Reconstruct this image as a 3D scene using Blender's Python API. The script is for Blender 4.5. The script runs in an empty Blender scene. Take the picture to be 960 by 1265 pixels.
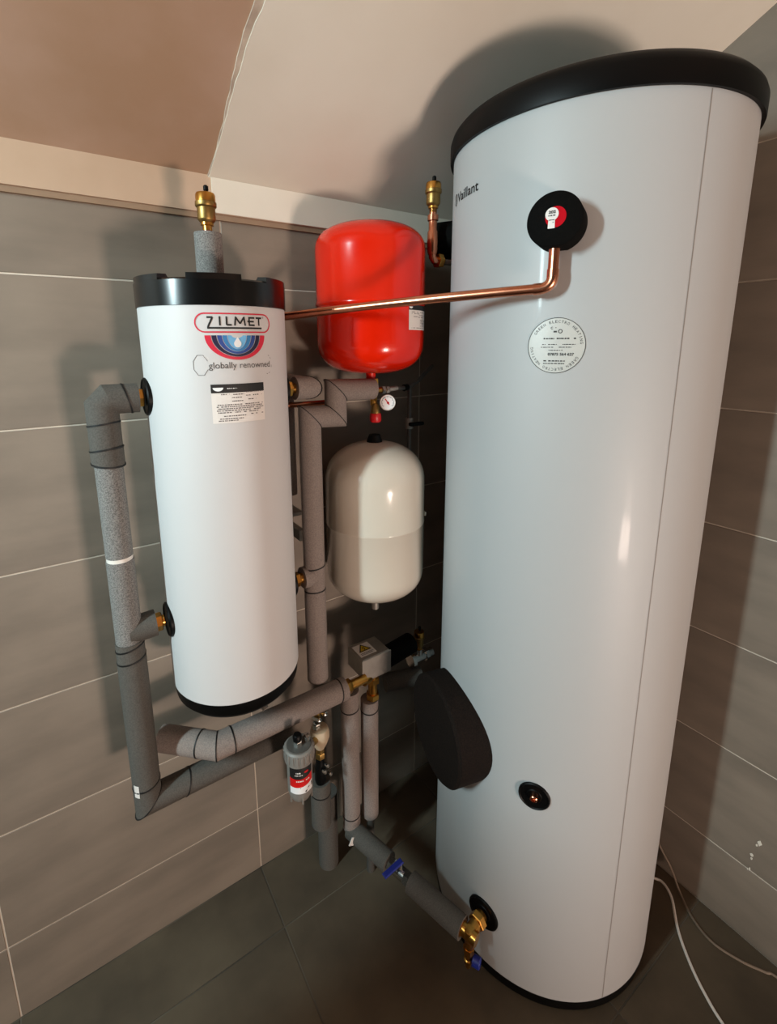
import bpy, math, random
from mathutils import Vector, Matrix
R_ = math.radians
random.seed(7)
S = bpy.context.scene
COL = S.collection

# ------------------------------------------------------------------ camera
CAM_H = 1.5784
F_PX, PITCH, ROLL, YAW = 582.02, 0.1981, -0.0069, 0.5796
fw0 = Vector((math.sin(YAW), math.cos(YAW), 0)); r0 = Vector((math.cos(YAW), -math.sin(YAW), 0)); u0 = Vector((0, 0, 1))
fw = fw0 * math.cos(PITCH) - u0 * math.sin(PITCH)
up = u0 * math.cos(PITCH) + fw0 * math.sin(PITCH)
rt = r0 * math.cos(ROLL) + up * math.sin(ROLL)
up2 = up * math.cos(ROLL) - r0 * math.sin(ROLL)
cd = bpy.data.cameras.new('camera'); cam = bpy.data.objects.new('camera', cd); COL.objects.link(cam)
cd.sensor_fit = 'VERTICAL'; cd.sensor_height = 24.0; cd.sensor_width = 24.0
cd.lens = F_PX / 1265 * 24.0
cd.shift_x = 24.5 / 1265; cd.shift_y = -91.46 / 1265
cd.clip_start = 0.02
cam.matrix_world = Matrix(((rt.x, up2.x, -fw.x, 0), (rt.y, up2.y, -fw.y, 0), (rt.z, up2.z, -fw.z, CAM_H), (0, 0, 0, 1)))
S.camera = cam

# ------------------------------------------------------------------ world and light levels
W = bpy.data.worlds.new('world'); S.world = W; W.use_nodes = True
W.node_tree.nodes['Background'].inputs[0].default_value = (0.75, 0.85, 1.0, 1)
W.node_tree.nodes['Background'].inputs[1].default_value = 0.006
S.view_settings.view_transform = 'Standard'; S.view_settings.look = 'None'
S.view_settings.gamma = 1.0; S.view_settings.use_curve_mapping = False
S.view_settings.exposure = 0.0
GLOW_WARM = 150.0        # low glazed pane behind the photographer
GLOW_COOL = 18.0         # tall pane on the left
def area(name, loc, target, sx, sy, power, colour):
    l = bpy.data.lights.new(name, 'AREA'); l.shape = 'RECTANGLE'; l.size = sx; l.size_y = sy
    l.energy = power; l.color = colour
    o = bpy.data.objects.new(name, l); COL.objects.link(o); o.location = loc
    o.rotation_euler = (Vector(target) - Vector(loc)).to_track_quat('-Z', 'Y').to_euler()
    return o
area('daylight_low_pane', (0.66, -2.48, 0.10), (0.66, -1.5, 1.75), 0.42, 0.44, 84.0, (1.0, 0.79, 0.68))
area('daylight_side_pane', (-1.43, 0.42, 2.00), (0.6, 0.7, 0.9), 0.09, 0.46, 42.0, (0.74, 0.96, 1.0))

# ------------------------------------------------------------------ helpers
def lin(c):
    return tuple(((v / 255) / 12.92 if v / 255 <= 0.04045 else ((v / 255 + 0.055) / 1.055) ** 2.4) for v in c) + (1,)
def mat(name, rgb, rough=0.5, metal=0.0, noise=0.0, nscale=20, bump=0.0, bscale=60, coat=0.0, rgb2=None, spec=0.5, detail=4, ramp=(0.35, 0.65), stretch=None):
    m = bpy.data.materials.new(name); m.use_nodes = True
    nt = m.node_tree; b = nt.nodes['Principled BSDF']
    c = lin(rgb)
    b.inputs['Base Color'].default_value = c; b.inputs['Roughness'].default_value = rough
    b.inputs['Metallic'].default_value = metal; b.inputs['Coat Weight'].default_value = coat
    b.inputs['Coat Roughness'].default_value = 0.08
    b.inputs['Specular IOR Level'].default_value = spec
    tc = None
    if noise or rgb2 or bump:
        tc = nt.nodes.new('ShaderNodeTexCoord'); vec = tc.outputs['Object']
        if stretch:
            mp = nt.nodes.new('ShaderNodeMapping'); mp.inputs['Scale'].default_value = stretch
            nt.links.new(vec, mp.inputs['Vector']); vec = mp.outputs['Vector']
    if noise or rgb2:
        n = nt.nodes.new('ShaderNodeTexNoise'); n.inputs['Scale'].default_value = nscale; n.inputs['Detail'].default_value = detail
        nt.links.new(vec, n.inputs['Vector'])
        rp = nt.nodes.new('ShaderNodeValToRGB')
        c2 = lin(rgb2) if rgb2 else tuple(v * (1 - noise) for v in c[:3]) + (1,)
        rp.color_ramp.elements[0].position = ramp[0]; rp.color_ramp.elements[1].position = ramp[1]
        rp.color_ramp.elements[0].color = c2; rp.color_ramp.elements[1].color = c
        nt.links.new(n.outputs['Fac'], rp.inputs['Fac']); nt.links.new(rp.outputs['Color'], b.inputs['Base Color'])
    if bump:
        n2 = nt.nodes.new('ShaderNodeTexNoise'); n2.inputs['Scale'].default_value = bscale; n2.inputs['Detail'].default_value = 5
        nt.links.new(vec, n2.inputs['Vector'])
        bp = nt.nodes.new('ShaderNodeBump'); bp.inputs['Strength'].default_value = bump; bp.inputs['Distance'].default_value = 0.003
        nt.links.new(n2.outputs['Fac'], bp.inputs['Height']); nt.links.new(bp.outputs['Normal'], b.inputs['Normal'])
    return m
def emis(name, rgb, s):
    m = bpy.data.materials.new(name); m.use_nodes = True; nt = m.node_tree
    b = nt.nodes['Principled BSDF']; b.inputs['Base Color'].default_value = (0.02, 0.02, 0.02, 1)
    b.inputs['Emission Color'].default_value = lin(rgb); b.inputs['Emission Strength'].default_value = s
    return m

MT = {}
MT['wall_tile'] = mat('wall_tile', (138, 125, 111), 0.55, nscale=3.0, rgb2=(117, 106, 94), bump=0.10, bscale=25, detail=8, stretch=(1, 1, 3))
MT['wall_tile_r'] = mat('wall_tile_right', (138, 125, 111), 0.55, nscale=3.0, rgb2=(117, 106, 94), bump=0.10, bscale=25, detail=8, stretch=(1, 1, 3))
MT['grout'] = mat('pale_grout', (214, 202, 186), 0.9, noise=0.12, nscale=40)
MT['floor_tile'] = mat('floor_tile', (98, 86, 70), 0.7, spec=0.25, nscale=4, rgb2=(74, 64, 52), bump=0.15, bscale=30, detail=9)
MT['floor_grout'] = mat('floor_grout', (112, 102, 88), 0.9, rgb2=(52, 46, 40), nscale=2.5, detail=2)
MT['plaster'] = mat('bare_pink_plaster', (190, 160, 141), 0.85, nscale=2.6, rgb2=(170, 137, 110), bump=0.15, bscale=14, detail=6)
MT['plaster_band'] = mat('plaster_band', (198, 171, 147), 0.85, nscale=3, rgb2=(184, 156, 130), bump=0.1, bscale=20, detail=6)
MT['skim'] = mat('white_skim_plaster', (230, 224, 210), 0.8, nscale=3, rgb2=(222, 214, 198), bump=0.06, bscale=20)
MT['rough_plaster'] = mat('rough_plaster_edge', (206, 190, 172), 0.9, nscale=30, rgb2=(176, 158, 142), bump=0.5, bscale=60)
MT['white_wall'] = mat('painted_wall', (50, 46, 43), 0.9, noise=0.05)
MT['trim'] = mat('tile_trim', (150, 124, 100), 0.7, noise=0.1)
MT['jacket'] = mat('white_sheet_jacket', (178, 180, 180), 0.5, noise=0.01, nscale=3, coat=0.05)
MT['vinyl'] = mat('white_vinyl_jacket', (202, 200, 199), 0.55, noise=0.01, nscale=3)
MT['black'] = mat('black_plastic', (8, 8, 8), 0.45, spec=0.14)
MT['black_gloss'] = mat('black_gloss_plastic', (10, 10, 10), 0.24, spec=0.45)
MT['black_matt'] = mat('black_foam_rubber', (9, 9, 8), 0.85, spec=0.1, noise=0.3, nscale=120, bump=0.2, bscale=400)
MT['brown_foam'] = mat('black_foam_cover', (30, 23, 19), 0.85, spec=0.12, rgb2=(17, 13, 11), nscale=300, bump=0.25, bscale=400)
MT['seam'] = mat('seam_line', (140, 134, 128), 0.6)
MT['lag'] = mat('grey_foam_lagging', (138, 136, 132), 0.85, rgb2=(92, 90, 88), nscale=480, bump=0.25, bscale=480, detail=2)
MT['lag_dark'] = mat('dark_foam_lagging', (88, 84, 78), 0.85, rgb2=(73, 70, 65), nscale=420, bump=0.15, bscale=480, detail=2)
MT['lag_warm'] = mat('smooth_foam_lagging', (142, 130, 123), 0.85, rgb2=(122, 112, 106), nscale=420, bump=0.15, bscale=480, detail=2)
MT['glue'] = mat('black_glue', (8, 8, 8), 0.6)
MT['brass'] = mat('brass', (216, 160, 78), 0.28, 1.0, noise=0.25, nscale=30)
MT['brass_dull'] = mat('dull_brass', (176, 142, 84), 0.42, 1.0, noise=0.3, nscale=30)
MT['copper'] = mat('copper', (226, 156, 124), 0.27, 1.0, rgb2=(186, 112, 82), nscale=9, detail=5)
MT['chrome'] = mat('nickel_plate', (205, 205, 200), 0.25, 1.0)
MT['steel'] = mat('brushed_steel', (165, 160, 152), 0.5, 0.6, noise=0.15, nscale=30)
MT['red'] = mat('red_gloss_paint', (216, 30, 3), 0.2, coat=0.25, spec=0.4)
MT['cream'] = mat('cream_gloss_paint', (206, 197, 182), 0.2, coat=0.5)
MT['pvc_grey'] = mat('grey_filter_plastic', (128, 124, 118), 0.5, noise=0.05)
MT['pvc_dark'] = mat('dark_grey_plastic', (78, 76, 72), 0.45)
MT['paper'] = mat('label_paper', (226, 220, 214), 0.5)
MT['clear_label'] = mat('silver_label', (196, 196, 190), 0.35)
MT['ink'] = mat('black_ink', (20, 18, 18), 0.6)
MT['grey_ink'] = mat('grey_ink', (96, 90, 88), 0.7)
MT['soft_ink'] = mat('soft_ink', (70, 68, 66), 0.7)
MT['logo_red'] = mat('logo_red', (206, 34, 60), 0.5)
MT['navy'] = mat('logo_navy', (24, 24, 58), 0.5)
MT['blue1'] = mat('logo_blue', (36, 68, 140), 0.5)
MT['blue2'] = mat('logo_mid_blue', (44, 122, 178), 0.5)
MT['blue3'] = mat('logo_pale_blue', (110, 178, 222), 0.5)
MT['white'] = mat('white_print', (235, 235, 235), 0.5)
MT['white_plastic'] = mat('white_plastic', (228, 222, 214), 0.4)
MT['red_plastic'] = mat('red_plastic', (200, 22, 28), 0.35)
MT['badge_red'] = mat('badge_red', (186, 8, 26), 0.75, spec=0.1)
MT['red_label'] = mat('red_label', (206, 22, 22), 0.4)
MT['blue_plastic'] = mat('blue_plastic', (30, 44, 130), 0.4)
MT['yellow'] = mat('yellow_warning', (206, 168, 30), 0.5)
MT['grey_cable'] = mat('grey_cable', (120, 104, 88), 0.6)
MT['cream_valve'] = mat('cream_plastic', (188, 168, 140), 0.45)
MT['fleck'] = mat('white_paint_fleck', (225, 218, 205), 0.7)

class M:
    def __init__(s): s.v = []; s.f = []; s.mi = []; s.cur = 0
    def add(s, vs, fs):
        o = len(s.v); s.v += [tuple(p) for p in vs]; s.f += [[i + o for i in f] for f in fs]; s.mi += [s.cur] * len(fs); return s
    def lathe(s, prof, n=24, mtx=None, caps=True):
        vs = []; fs = []; idx = []
        for (r, z) in prof:
            if r < 1e-6: idx.append([len(vs)]); vs.append(Vector((0, 0, z)))
            else:
                idx.append(list(range(len(vs), len(vs) + n)))
                for k in range(n):
                    a = 2 * math.pi * k / n; vs.append(Vector((r * math.cos(a), r * math.sin(a), z)))
        for A, B in zip(idx, idx[1:]):
            if len(A) == 1 and len(B) == 1: continue
            for k in range(n):
                k2 = (k + 1) % n
                if len(A) == 1: fs.append([A[0], B[k2], B[k]])
                elif len(B) == 1: fs.append([A[k], A[k2], B[0]])
                else: fs.append([A[k], A[k2], B[k2], B[k]])
        if caps:
            if len(idx[0]) > 1: fs.append(list(reversed(idx[0])))
            if len(idx[-1]) > 1: fs.append(list(idx[-1]))
        if mtx is not None: vs = [mtx @ v for v in vs]
        return s.add(vs, fs)
    def seg(s, p0, p1, R, n0=None, n1=None, n=20, R1=None):
        p0 = Vector(p0); p1 = Vector(p1); ax = (p1 - p0).normalized()
        n0 = Vector(n0) if n0 is not None else ax; n1 = Vector(n1) if n1 is not None else ax
        t = Vector((0, 0, 1)) if abs(ax.z) < 0.9 else Vector((1, 0, 0))
        e1 = ax.cross(t).normalized(); e2 = ax.cross(e1)
        vs = []
        for p, nn, r in ((p0, n0, R), (p1, n1, R1 or R)):
            for k in range(n):
                a = 2 * math.pi * k / n; e = (e1 * math.cos(a) + e2 * math.sin(a)) * r
                vs.append(p + e - ax * (e.dot(nn) / ax.dot(nn)))
        fs = [[k, (k + 1) % n, n + (k + 1) % n, n + k] for k in range(n)]
        fs += [list(reversed(range(n))), list(range(n, 2 * n))]
        # orient: e1 x e2 sign
        if e1.cross(e2).dot(ax) < 0: fs = [list(reversed(f)) for f in fs]
        return s.add(vs, fs)
    def tube(s, pts, R, n=12, closed_caps=True):
        pts = [Vector(p) for p in pts]; vs = []; prev = None
        for i, p in enumerate(pts):
            d = (pts[min(i + 1, len(pts) - 1)] - pts[max(i - 1, 0)]).normalized()
            if prev is None:
                t = Vector((0, 0, 1)) if abs(d.z) < 0.9 else Vector((1, 0, 0)); e1 = d.cross(t).normalized()
            else: e1 = (prev - d * prev.dot(d)).normalized()
            prev = e1; e2 = d.cross(e1)
            for k in range(n):
                a = 2 * math.pi * k / n; vs.append(p + (e1 * math.cos(a) + e2 * math.sin(a)) * R)
        fs = []
        for i in range(len(pts) - 1):
            for k in range(n):
                a = i * n + k; b = i * n + (k + 1) % n; fs.append([a, b, b + n, a + n])
        fs += [list(reversed(range(n))), list(range(len(vs) - n, len(vs)))]
        return s.add(vs, fs)
    def box(s, c, size, rot=None, bev=0.0):
        hx, hy, hz = (q / 2 for q in size); c = Vector(c)
        P = []
        if bev <= 0:
            P = [Vector((x, y, z)) for z in (-hz, hz) for y in (-hy, hy) for x in (-hx, hx)]
            F = [[0, 2, 3, 1], [4, 5, 7, 6], [0, 1, 5, 4], [2, 6, 7, 3], [0, 4, 6, 2], [1, 3, 7, 5]]
        else:
            b = bev; ring = [(-hx, -hy), (hx, -hy), (hx, hy), (-hx, hy)]
            ringi = [(-hx + b, -hy + b), (hx - b, -hy + b), (hx - b, hy - b), (-hx + b, hy - b)]
            for z, rg in ((-hz, ringi), (-hz + b, ring), (hz - b, ring), (hz, ringi)): P += [Vector((x, y, z)) for x, y in rg]
            F = [[3, 2, 1, 0], [12, 13, 14, 15]]
            for l in range(3):
                for k in range(4): a = l * 4 + k; d = l * 4 + (k + 1) % 4; F.append([a, d, d + 4, a + 4])
        if rot is not None: P = [rot @ p for p in P]
        return s.add([p + c for p in P], F)
    def prism(s, poly, d, mtx, inset=0.0, h=0.0):
        # poly in local xy (ccw), extruded along +z by d; optional chamfered front (inset in by h deep)
        n = len(poly); c = Vector((sum(p[0] for p in poly) / n, sum(p[1] for p in poly) / n, 0))
        L = [[Vector((x, y, 0)) for x, y in poly], [Vector((x, y, d - h)) for x, y in poly]]
        if inset:
            top = []
            for i in range(n):
                p = Vector((poly[i][0], poly[i][1], 0)); a = Vector((*poly[i - 1], 0)); b = Vector((*poly[(i + 1) % n], 0))
                e1 = (p - a).normalized(); e2 = (b - p).normalized()
                n1 = Vector((-e1.y, e1.x, 0)); n2 = Vector((-e2.y, e2.x, 0)); m_ = (n1 + n2)
                m_ = m_.normalized() * (inset / max(0.3, m_.normalized().dot(n1)))
                q = p + m_; top.append(Vector((q.x, q.y, d)))
            L.append(top)
        vs = [mtx @ p for l in L for p in l]; fs = []
        for l in range(len(L) - 1):
            for k in range(n): a = l * n + k; b = l * n + (k + 1) % n; fs.append([a, b, b + n, a + n])
        fs += [list(reversed(range(n))), list(range((len(L) - 1) * n, len(L) * n))]
        return s.add(vs, fs)
    def mesh(s, name, mats, smooth=True, ang=35, off=(0, 0, 0)):
        o = Vector(off)
        me = bpy.data.meshes.new(name); me.from_pydata([tuple(Vector(p) - o) for p in s.v], [], s.f)
        if not isinstance(mats, (list, tuple)): mats = [mats]
        for m in mats: me.materials.append(m)
        for p, i in zip(me.polygons, s.mi): p.material_index = i
        me.validate(); me.update()
        if smooth:
            me.shade_smooth(); me.set_sharp_from_angle(angle=R_(ang))
        return me
    def build(s, name, mats, parent=None, smooth=True, ang=35, origin=None):
        off = Vector((0, 0, 0))
        if origin is not None: off = Vector(origin)
        elif parent is not None: off = wl(parent)
        me = s.mesh(name, mats, smooth, ang, off)
        ob = bpy.data.objects.new(name, me); COL.objects.link(ob)
        if parent is not None:
            ob.parent = parent
            ob.location = off - wl(parent)
        else: ob.location = off
        return ob
def wl(o):
    v = Vector(o.location)
    while o.parent: o = o.parent; v = v + o.location
    return v
def tag(o, label=None, cat=None, group=None, kind=None):
    if label: o['label'] = label
    if cat: o['category'] = cat
    if group: o['group'] = group
    if kind: o['kind'] = kind
    return o
def thing(name, label, cat, loc, group=None):
    o = bpy.data.objects.new(name, None); COL.objects.link(o); o.location = loc; o.empty_display_size = 0.05
    return tag(o, label, cat, group)
def struct(o): o['kind'] = 'structure'; return o
def align(loc, axis, roll=0.0):
    q = Vector(axis).normalized().to_track_quat('Z', 'Y')
    return Matrix.Translation(Vector(loc)) @ q.to_matrix().to_4x4() @ Matrix.Rotation(roll, 4, 'Z')
def tree_copy(o, parent=None):
    c = o.copy(); COL.objects.link(c)
    if parent is not None: c.parent = parent
    for ch in list(o.children): tree_copy(ch, c)
    return c
HEX = [(math.cos(R_(60 * k)), math.sin(R_(60 * k))) for k in range(6)]
def hexnut(m, loc, axis, r, h, roll=0.0):
    return m.prism([(x * r, y * r) for x, y in HEX], h, align(loc, axis, roll), inset=r * 0.06, h=h * 0.12)

# lagging: mitred foam sections with black glue seams
def lag_run(parent, pts, R, m='lag', seam=True, seam_at=(), n=24):
    pts = [Vector(p) for p in pts]; k = len(pts)
    ax = [(pts[i + 1] - pts[i]).normalized() for i in range(k - 1)]
    nor = [ax[0]] + [(ax[i - 1] + ax[i]).normalized() for i in range(1, k - 1)] + [ax[-1]]
    for i in range(k - 1):
        M().seg(pts[i], pts[i + 1], R, nor[i], nor[i + 1], n).build('lagging', MT[m], parent)
        if seam and i:
            d = ax[i]; M().seg(pts[i] - d * 0.0013, pts[i] + d * 0.0013, R + 0.0009, nor[i], nor[i], n).build('glue_seam', MT['glue'], parent)
    for (i, t, tilt) in seam_at:
        p = pts[i].lerp(pts[i + 1], t); d = ax[i]
        q = (d + Vector(tilt)).normalized()
        M().seg(p - d * 0.0015, p + d * 0.0015, R + 0.001, q, q, n).build('glue_seam', MT['glue'], parent)

# wrapping flat marks on a vertical cylinder: az in degrees, z height
class Wrap:
    def __init__(s, c, r): s.c = c; s.r = r
    def p(s, az, z, off=0.0006):
        a = R_(az); return Vector((s.c[0] + (s.r + off) * math.cos(a), s.c[1] + (s.r + off) * math.sin(a), z))
    def uv(s, az0, z0, off=0.0006):
        return lambda u, v: s.p(az0 + math.degrees(u / s.r), z0 + v, off)
def rect(m, f, u0_, v0_, u1_, v1_, n=None):
    n = n or max(1, int(abs(u1_ - u0_) / 0.008))
    for i in range(n):
        a = u0_ + (u1_ - u0_) * i / n; b = u0_ + (u1_ - u0_) * (i + 1) / n
        m.add([f(a, v0_), f(b, v0_), f(b, v1_), f(a, v1_)], [[0, 1, 2, 3]])
def stroke(m, f, pts, w, closed=False):
    if not closed:
        q_ = [pts[0]]
        for a_, b_ in zip(pts, pts[1:]):
            k_ = max(1, int(math.dist(a_, b_) / 0.007)); q_ += [(a_[0] + (b_[0] - a_[0]) * j / k_, a_[1] + (b_[1] - a_[1]) * j / k_) for j in range(1, k_ + 1)]
        pts = q_
    P = [Vector((p[0], p[1])) for p in pts]; n = len(P)
    L = []
    for i in range(n):
        a = P[(i - 1) % n] if (closed or i > 0) else P[i]; b = P[(i + 1) % n] if (closed or i < n - 1) else P[i]
        d1 = (P[i] - a).normalized() if (P[i] - a).length > 1e-9 else (b - P[i]).normalized()
        d2 = (b - P[i]).normalized() if (b - P[i]).length > 1e-9 else d1
        n1 = Vector((-d1.y, d1.x)); n2 = Vector((-d2.y, d2.x)); mm = (n1 + n2)
        mm = mm.normalized() if mm.length > 1e-6 else n1
        L.append(mm * (w / 2 / max(0.35, mm.dot(n1))))
    for i in range(n if closed else n - 1):
        j = (i + 1) % n
        q = [P[i] - L[i], P[j] - L[j], P[j] + L[j], P[i] + L[i]]
        m.add([f(*x) for x in q], [[0, 1, 2, 3]])
def fill(m, f, pts):
    c = (sum(p[0] for p in pts) / len(pts), sum(p[1] for p in pts) / len(pts))
    vs = [f(*c)] + [f(*p) for p in pts]; n = len(pts)
    m.add(vs, [[0, 1 + i, 1 + (i + 1) % n] for i in range(n)])
def ring2(m, f, cx, cy, r0_, r1_, a0=0, a1=360, n=32, sy=1.0):
    for i in range(n):
        t0 = R_(a0 + (a1 - a0) * i / n); t1 = R_(a0 + (a1 - a0) * (i + 1) / n)
        q = [(cx + r * math.cos(t), cy + r * math.sin(t) * sy) for r, t in ((r0_, t0), (r1_, t0), (r1_, t1), (r0_, t1))]
        m.add([f(*x) for x in q], [[0, 1, 2, 3]])
_tc = {}
def text_geo(body):
    if body in _tc: return _tc[body]
    cu = bpy.data.curves.new('txt', 'FONT'); cu.body = body; cu.size = 1.0; cu.resolution_u = 3
    o = bpy.data.objects.new('txt', cu); COL.objects.link(o)
    bpy.context.view_layer.update()
    me = o.evaluated_get(bpy.context.evaluated_depsgraph_get()).to_mesh()
    vs = [(v.co.x, v.co.y) for v in me.vertices]; fs = [list(p.vertices) for p in me.polygons]
    bpy.data.objects.remove(o); bpy.data.curves.remove(cu)
    x0 = min(v[0] for v in vs); x1 = max(v[0] for v in vs)
    vs = [((x - x0) / (x1 - x0), y) for x, y in vs]      # unit width; y in font units of size 1
    _tc[body] = (vs, fs, x1 - x0); return _tc[body]
def text(m, f, body, u, v, width, height, bold=0.0):
    # height = capital height; text starts at (u, v)
    vs, fs, w = text_geo(body); k = height / 0.69
    m.add([f(u + x * width, v + y * k) for x, y in vs], fs)
    if bold:
        for du, dv in ((bold, 0), (0, bold), (bold, bold)):
            m.add([f(u + x * width + du, v + y * k + dv) for x, y in vs], fs)
def bars(m, f, u0_, u1_, v, h, seed, dens=0.8):
    rr = random.Random(seed); u = u0_
    while u < u1_:
        w = rr.uniform(0.0012, 0.005); w = min(w, u1_ - u)
        if rr.random() < dens: rect(m, f, u, v, u + w, v + h, 1)
        u += w + rr.uniform(0.0006, 0.0016)

# ------------------------------------------------------------------ the room
YW, XW = 1.16, 1.373          # back wall (left in the photo) and right wall
XL, YF = -1.5, -2.6           # wall on the left, wall behind the photographer
ZB, ZS = 1.857, 1.940         # top of the tiles, top of the plaster band
SL = 0.527                    # slope of the ceiling
G = 0.0017                    # half a joint
D = 0.0016                     # tile proud of grout
def slope_z(y): return ZS + SL * (YW - y)
YFLAT = YW - (2.55 - ZS) / SL

def clip(poly, a, b, c):      # keep a*x+b*y<=c
    out = []
    for i in range(len(poly)):
        p = poly[i]; q = poly[(i + 1) % len(poly)]
        dp = a * p[0] + b * p[1] - c; dq = a * q[0] + b * q[1] - c
        if dp <= 0: out.append(p)
        if (dp < 0 < dq) or (dq < 0 < dp):
            t = dp / (dp - dq); out.append((p[0] + (q[0] - p[0]) * t, p[1] + (q[1] - p[1]) * t))
    return out
_tiles = {}
def tile(parent, poly, mtx, m):
    # poly: local xy around its own first corner; shared mesh for alike tiles
    x0 = poly[0][0]; y0 = poly[0][1]
    loc = tuple((round(x - x0, 4), round(y - y0, 4)) for x, y in poly)
    key = (loc, m, tuple(round(v, 3) for row in mtx.to_3x3() for v in row))
    if key not in _tiles:
        mm = M(); mm.prism(list(loc), D, mtx.to_3x3().to_4x4(), inset=0.0008, h=0.0008)
        _tiles[key] = mm.mesh('tile', MT[m], smooth=False)
    ob = bpy.data.objects.new('tile', _tiles[key]); COL.objects.link(ob); ob.parent = parent
    ob.location = mtx @ Vector((x0, y0, 0)) - wl(parent)
    return ob

# back wall: grout body, tiles proud of it
wb = struct(M().box(((XL + XW) / 2, YW + 0.10 + D / 2, 1.3), (XW - XL + 0.4, 0.20 - D, 2.6)).build('wall_back', MT['grout'], origin=(0, YW + 0.1, 0), smooth=False))
mb = Matrix(((1, 0, 0, 0), (0, 0, -1, YW + D), (0, 1, 0, 0), (0, 0, 0, 1)))
zs = [0.0] + [1.7136 - 0.3 * k for k in range(5, -1, -1)] + [ZB]
xs = [0.3532 + 0.6 * k for k in range(-4, 3)]
for za, zb in zip(zs, zs[1:]):
    for xa, xb in zip(xs, xs[1:]):
        a = max(xa, XL); b = min(xb, XW)
        if b - a <= 0.01: continue
        g0_ = 0 if za == 0 else G; g1_ = -0.001 if zb == ZB else G; tile(wb, [(a + G, za + g0_), (b - G, za + g0_), (b - G, zb - g1_), (a + G, zb - g1_)], mb, 'wall_tile')
# right wall
wr = struct(M().box((XW + 0.10 + D / 2, (YF + YW) / 2, 1.35), (0.20 - D, YW - YF + 0.4, 2.9)).build('wall_right', MT['grout'], origin=(XW + 0.1, 0, 0), smooth=False))
mr = Matrix(((0, 0, -1, XW + D), (-1, 0, 0, 0), (0, 1, 0, 0), (0, 0, 0, 1)))    # local x = -y
zs2 = [0.0] + [2.0136 - 0.3 * k for k in range(6, -1, -1)] + [2.3136, 2.6136]
ys = [-(0.72 - 0.6 * k) for k in range(-1, 6)]
for za, zb in zip(zs2, zs2[1:]):
    for ya, yb in zip(ys, ys[1:]):
        a = max(ya, -YW + 0.004); b = min(yb, -YF)
        if b - a < 0.01: continue
        g0_ = 0 if za == 0 else G; poly = [(a + G, za + g0_), (b - G, za + g0_), (b - G, zb - G), (a + G, zb - G)]
        poly = clip(poly, -SL, 1.0, ZS + SL * YW - 0.004)     # z <= ZS+SL*(YW-y), local x = -y
        poly = clip(poly, 0, 1, 2.55)
        if len(poly) > 2: tile(wr, poly, mr, 'wall_tile_r')
for (y, z, s) in ((0.274, 0.311, 0.006), (0.279, 0.300, 0.003), (0.285, 0.263, 0.005), (0.284, 0.252, 0.003), (0.284, 0.218, 0.0035), (0.288, 0.214, 0.002)):
    rr = random.Random(int(z * 1e4)); poly = [(s * rr.uniform(0.6, 1.1) * math.cos(R_(45 * k)) * 0.8, s * rr.uniform(0.7, 1.3) * math.sin(R_(45 * k)) * 1.2) for k in range(8)]
    M().prism(poly, 0.0008, Matrix(((0, 0, -1, XW), (-1, 0, 0, y), (0, 1, 0, z), (0, 0, 0, 1)))).build('paint_fleck', MT['fleck'], wr, smooth=False)
# floor
fl = struct(M().box(((XL + XW) / 2, (YF + YW) / 2, -0.05 - D / 2), (XW - XL + 0.4, YW - YF + 0.4, 0.10 - D)).build('floor', MT['floor_grout'], origin=(0, 0, -0.05), smooth=False))
mf = Matrix.Translation((0, 0, -D))
xf = [0.3515 + 0.6 * k for k in range(-4, 3)]; yf = [0.977 - 0.6 * k for k in range(-1, 7)]
for xa, xb in zip(xf, xf[1:]):
    for yb, ya in zip(yf, yf[1:]):
        a = max(xa, XL); b = min(xb, XW); c = max(ya, YF); d = min(yb, YW)
        if b - a > 0.01 and d - c > 0.01: tile(fl, [(a + G, c + G), (b - G, c + G), (b - G, d - G), (a + G, d - G)], mf, 'floor_tile')
# plaster band and tile trim above the back wall tiles
struct(M().box(((XL + XW) / 2, YW + 0.02, (ZB + 0.012 + ZS + 0.02) / 2), (XW - XL, 0.068, ZS + 0.02 - ZB - 0.012)).build('trim_1', MT['plaster_band'], origin=(0, YW, ZB), smooth=False))
struct(M().box(((XL + XW) / 2, YW + 0.02, ZB + 0.006), (XW - XL, 0.058, 0.012)).build('trim_2', MT['trim'], origin=(0, YW, ZB), smooth=False))
# sloping ceiling with bare plaster on the left and a white skim coat on the right
ms = Matrix(((1, 0, 0, 0), (0, -math.cos(math.atan(SL)), math.sin(math.atan(SL)), YW), (0, math.sin(math.atan(SL)), math.cos(math.atan(SL)), ZS), (0, 0, 0, 1)))
lng = (YW - YFLAT) / math.cos(math.atan(SL))
cm = M()
cm.add([(XL - .2, YW + .2, slope_z(YW + .2)), (XW + .2, YW + .2, slope_z(YW + .2)), (XW + .2, YFLAT, 2.55), (XL - .2, YFLAT, 2.55), (XW + .2, YF - .2, 2.55), (XL - .2, YF - .2, 2.55),
        (XL - .2, YW + .2, 2.75), (XW + .2, YW + .2, 2.75), (XW + .2, YF - .2, 2.75), (XL - .2, YF - .2, 2.75)],
       [[0, 1, 2, 3], [3, 2, 4, 5], [6, 9, 8, 7], [0, 6, 7, 1], [5, 4, 8, 9], [1, 7, 8, 4, 2], [0, 3, 5, 9, 6]])
ce = struct(cm.build('ceiling', MT['plaster'], origin=(0, 0, 2.4), smooth=False))
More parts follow.
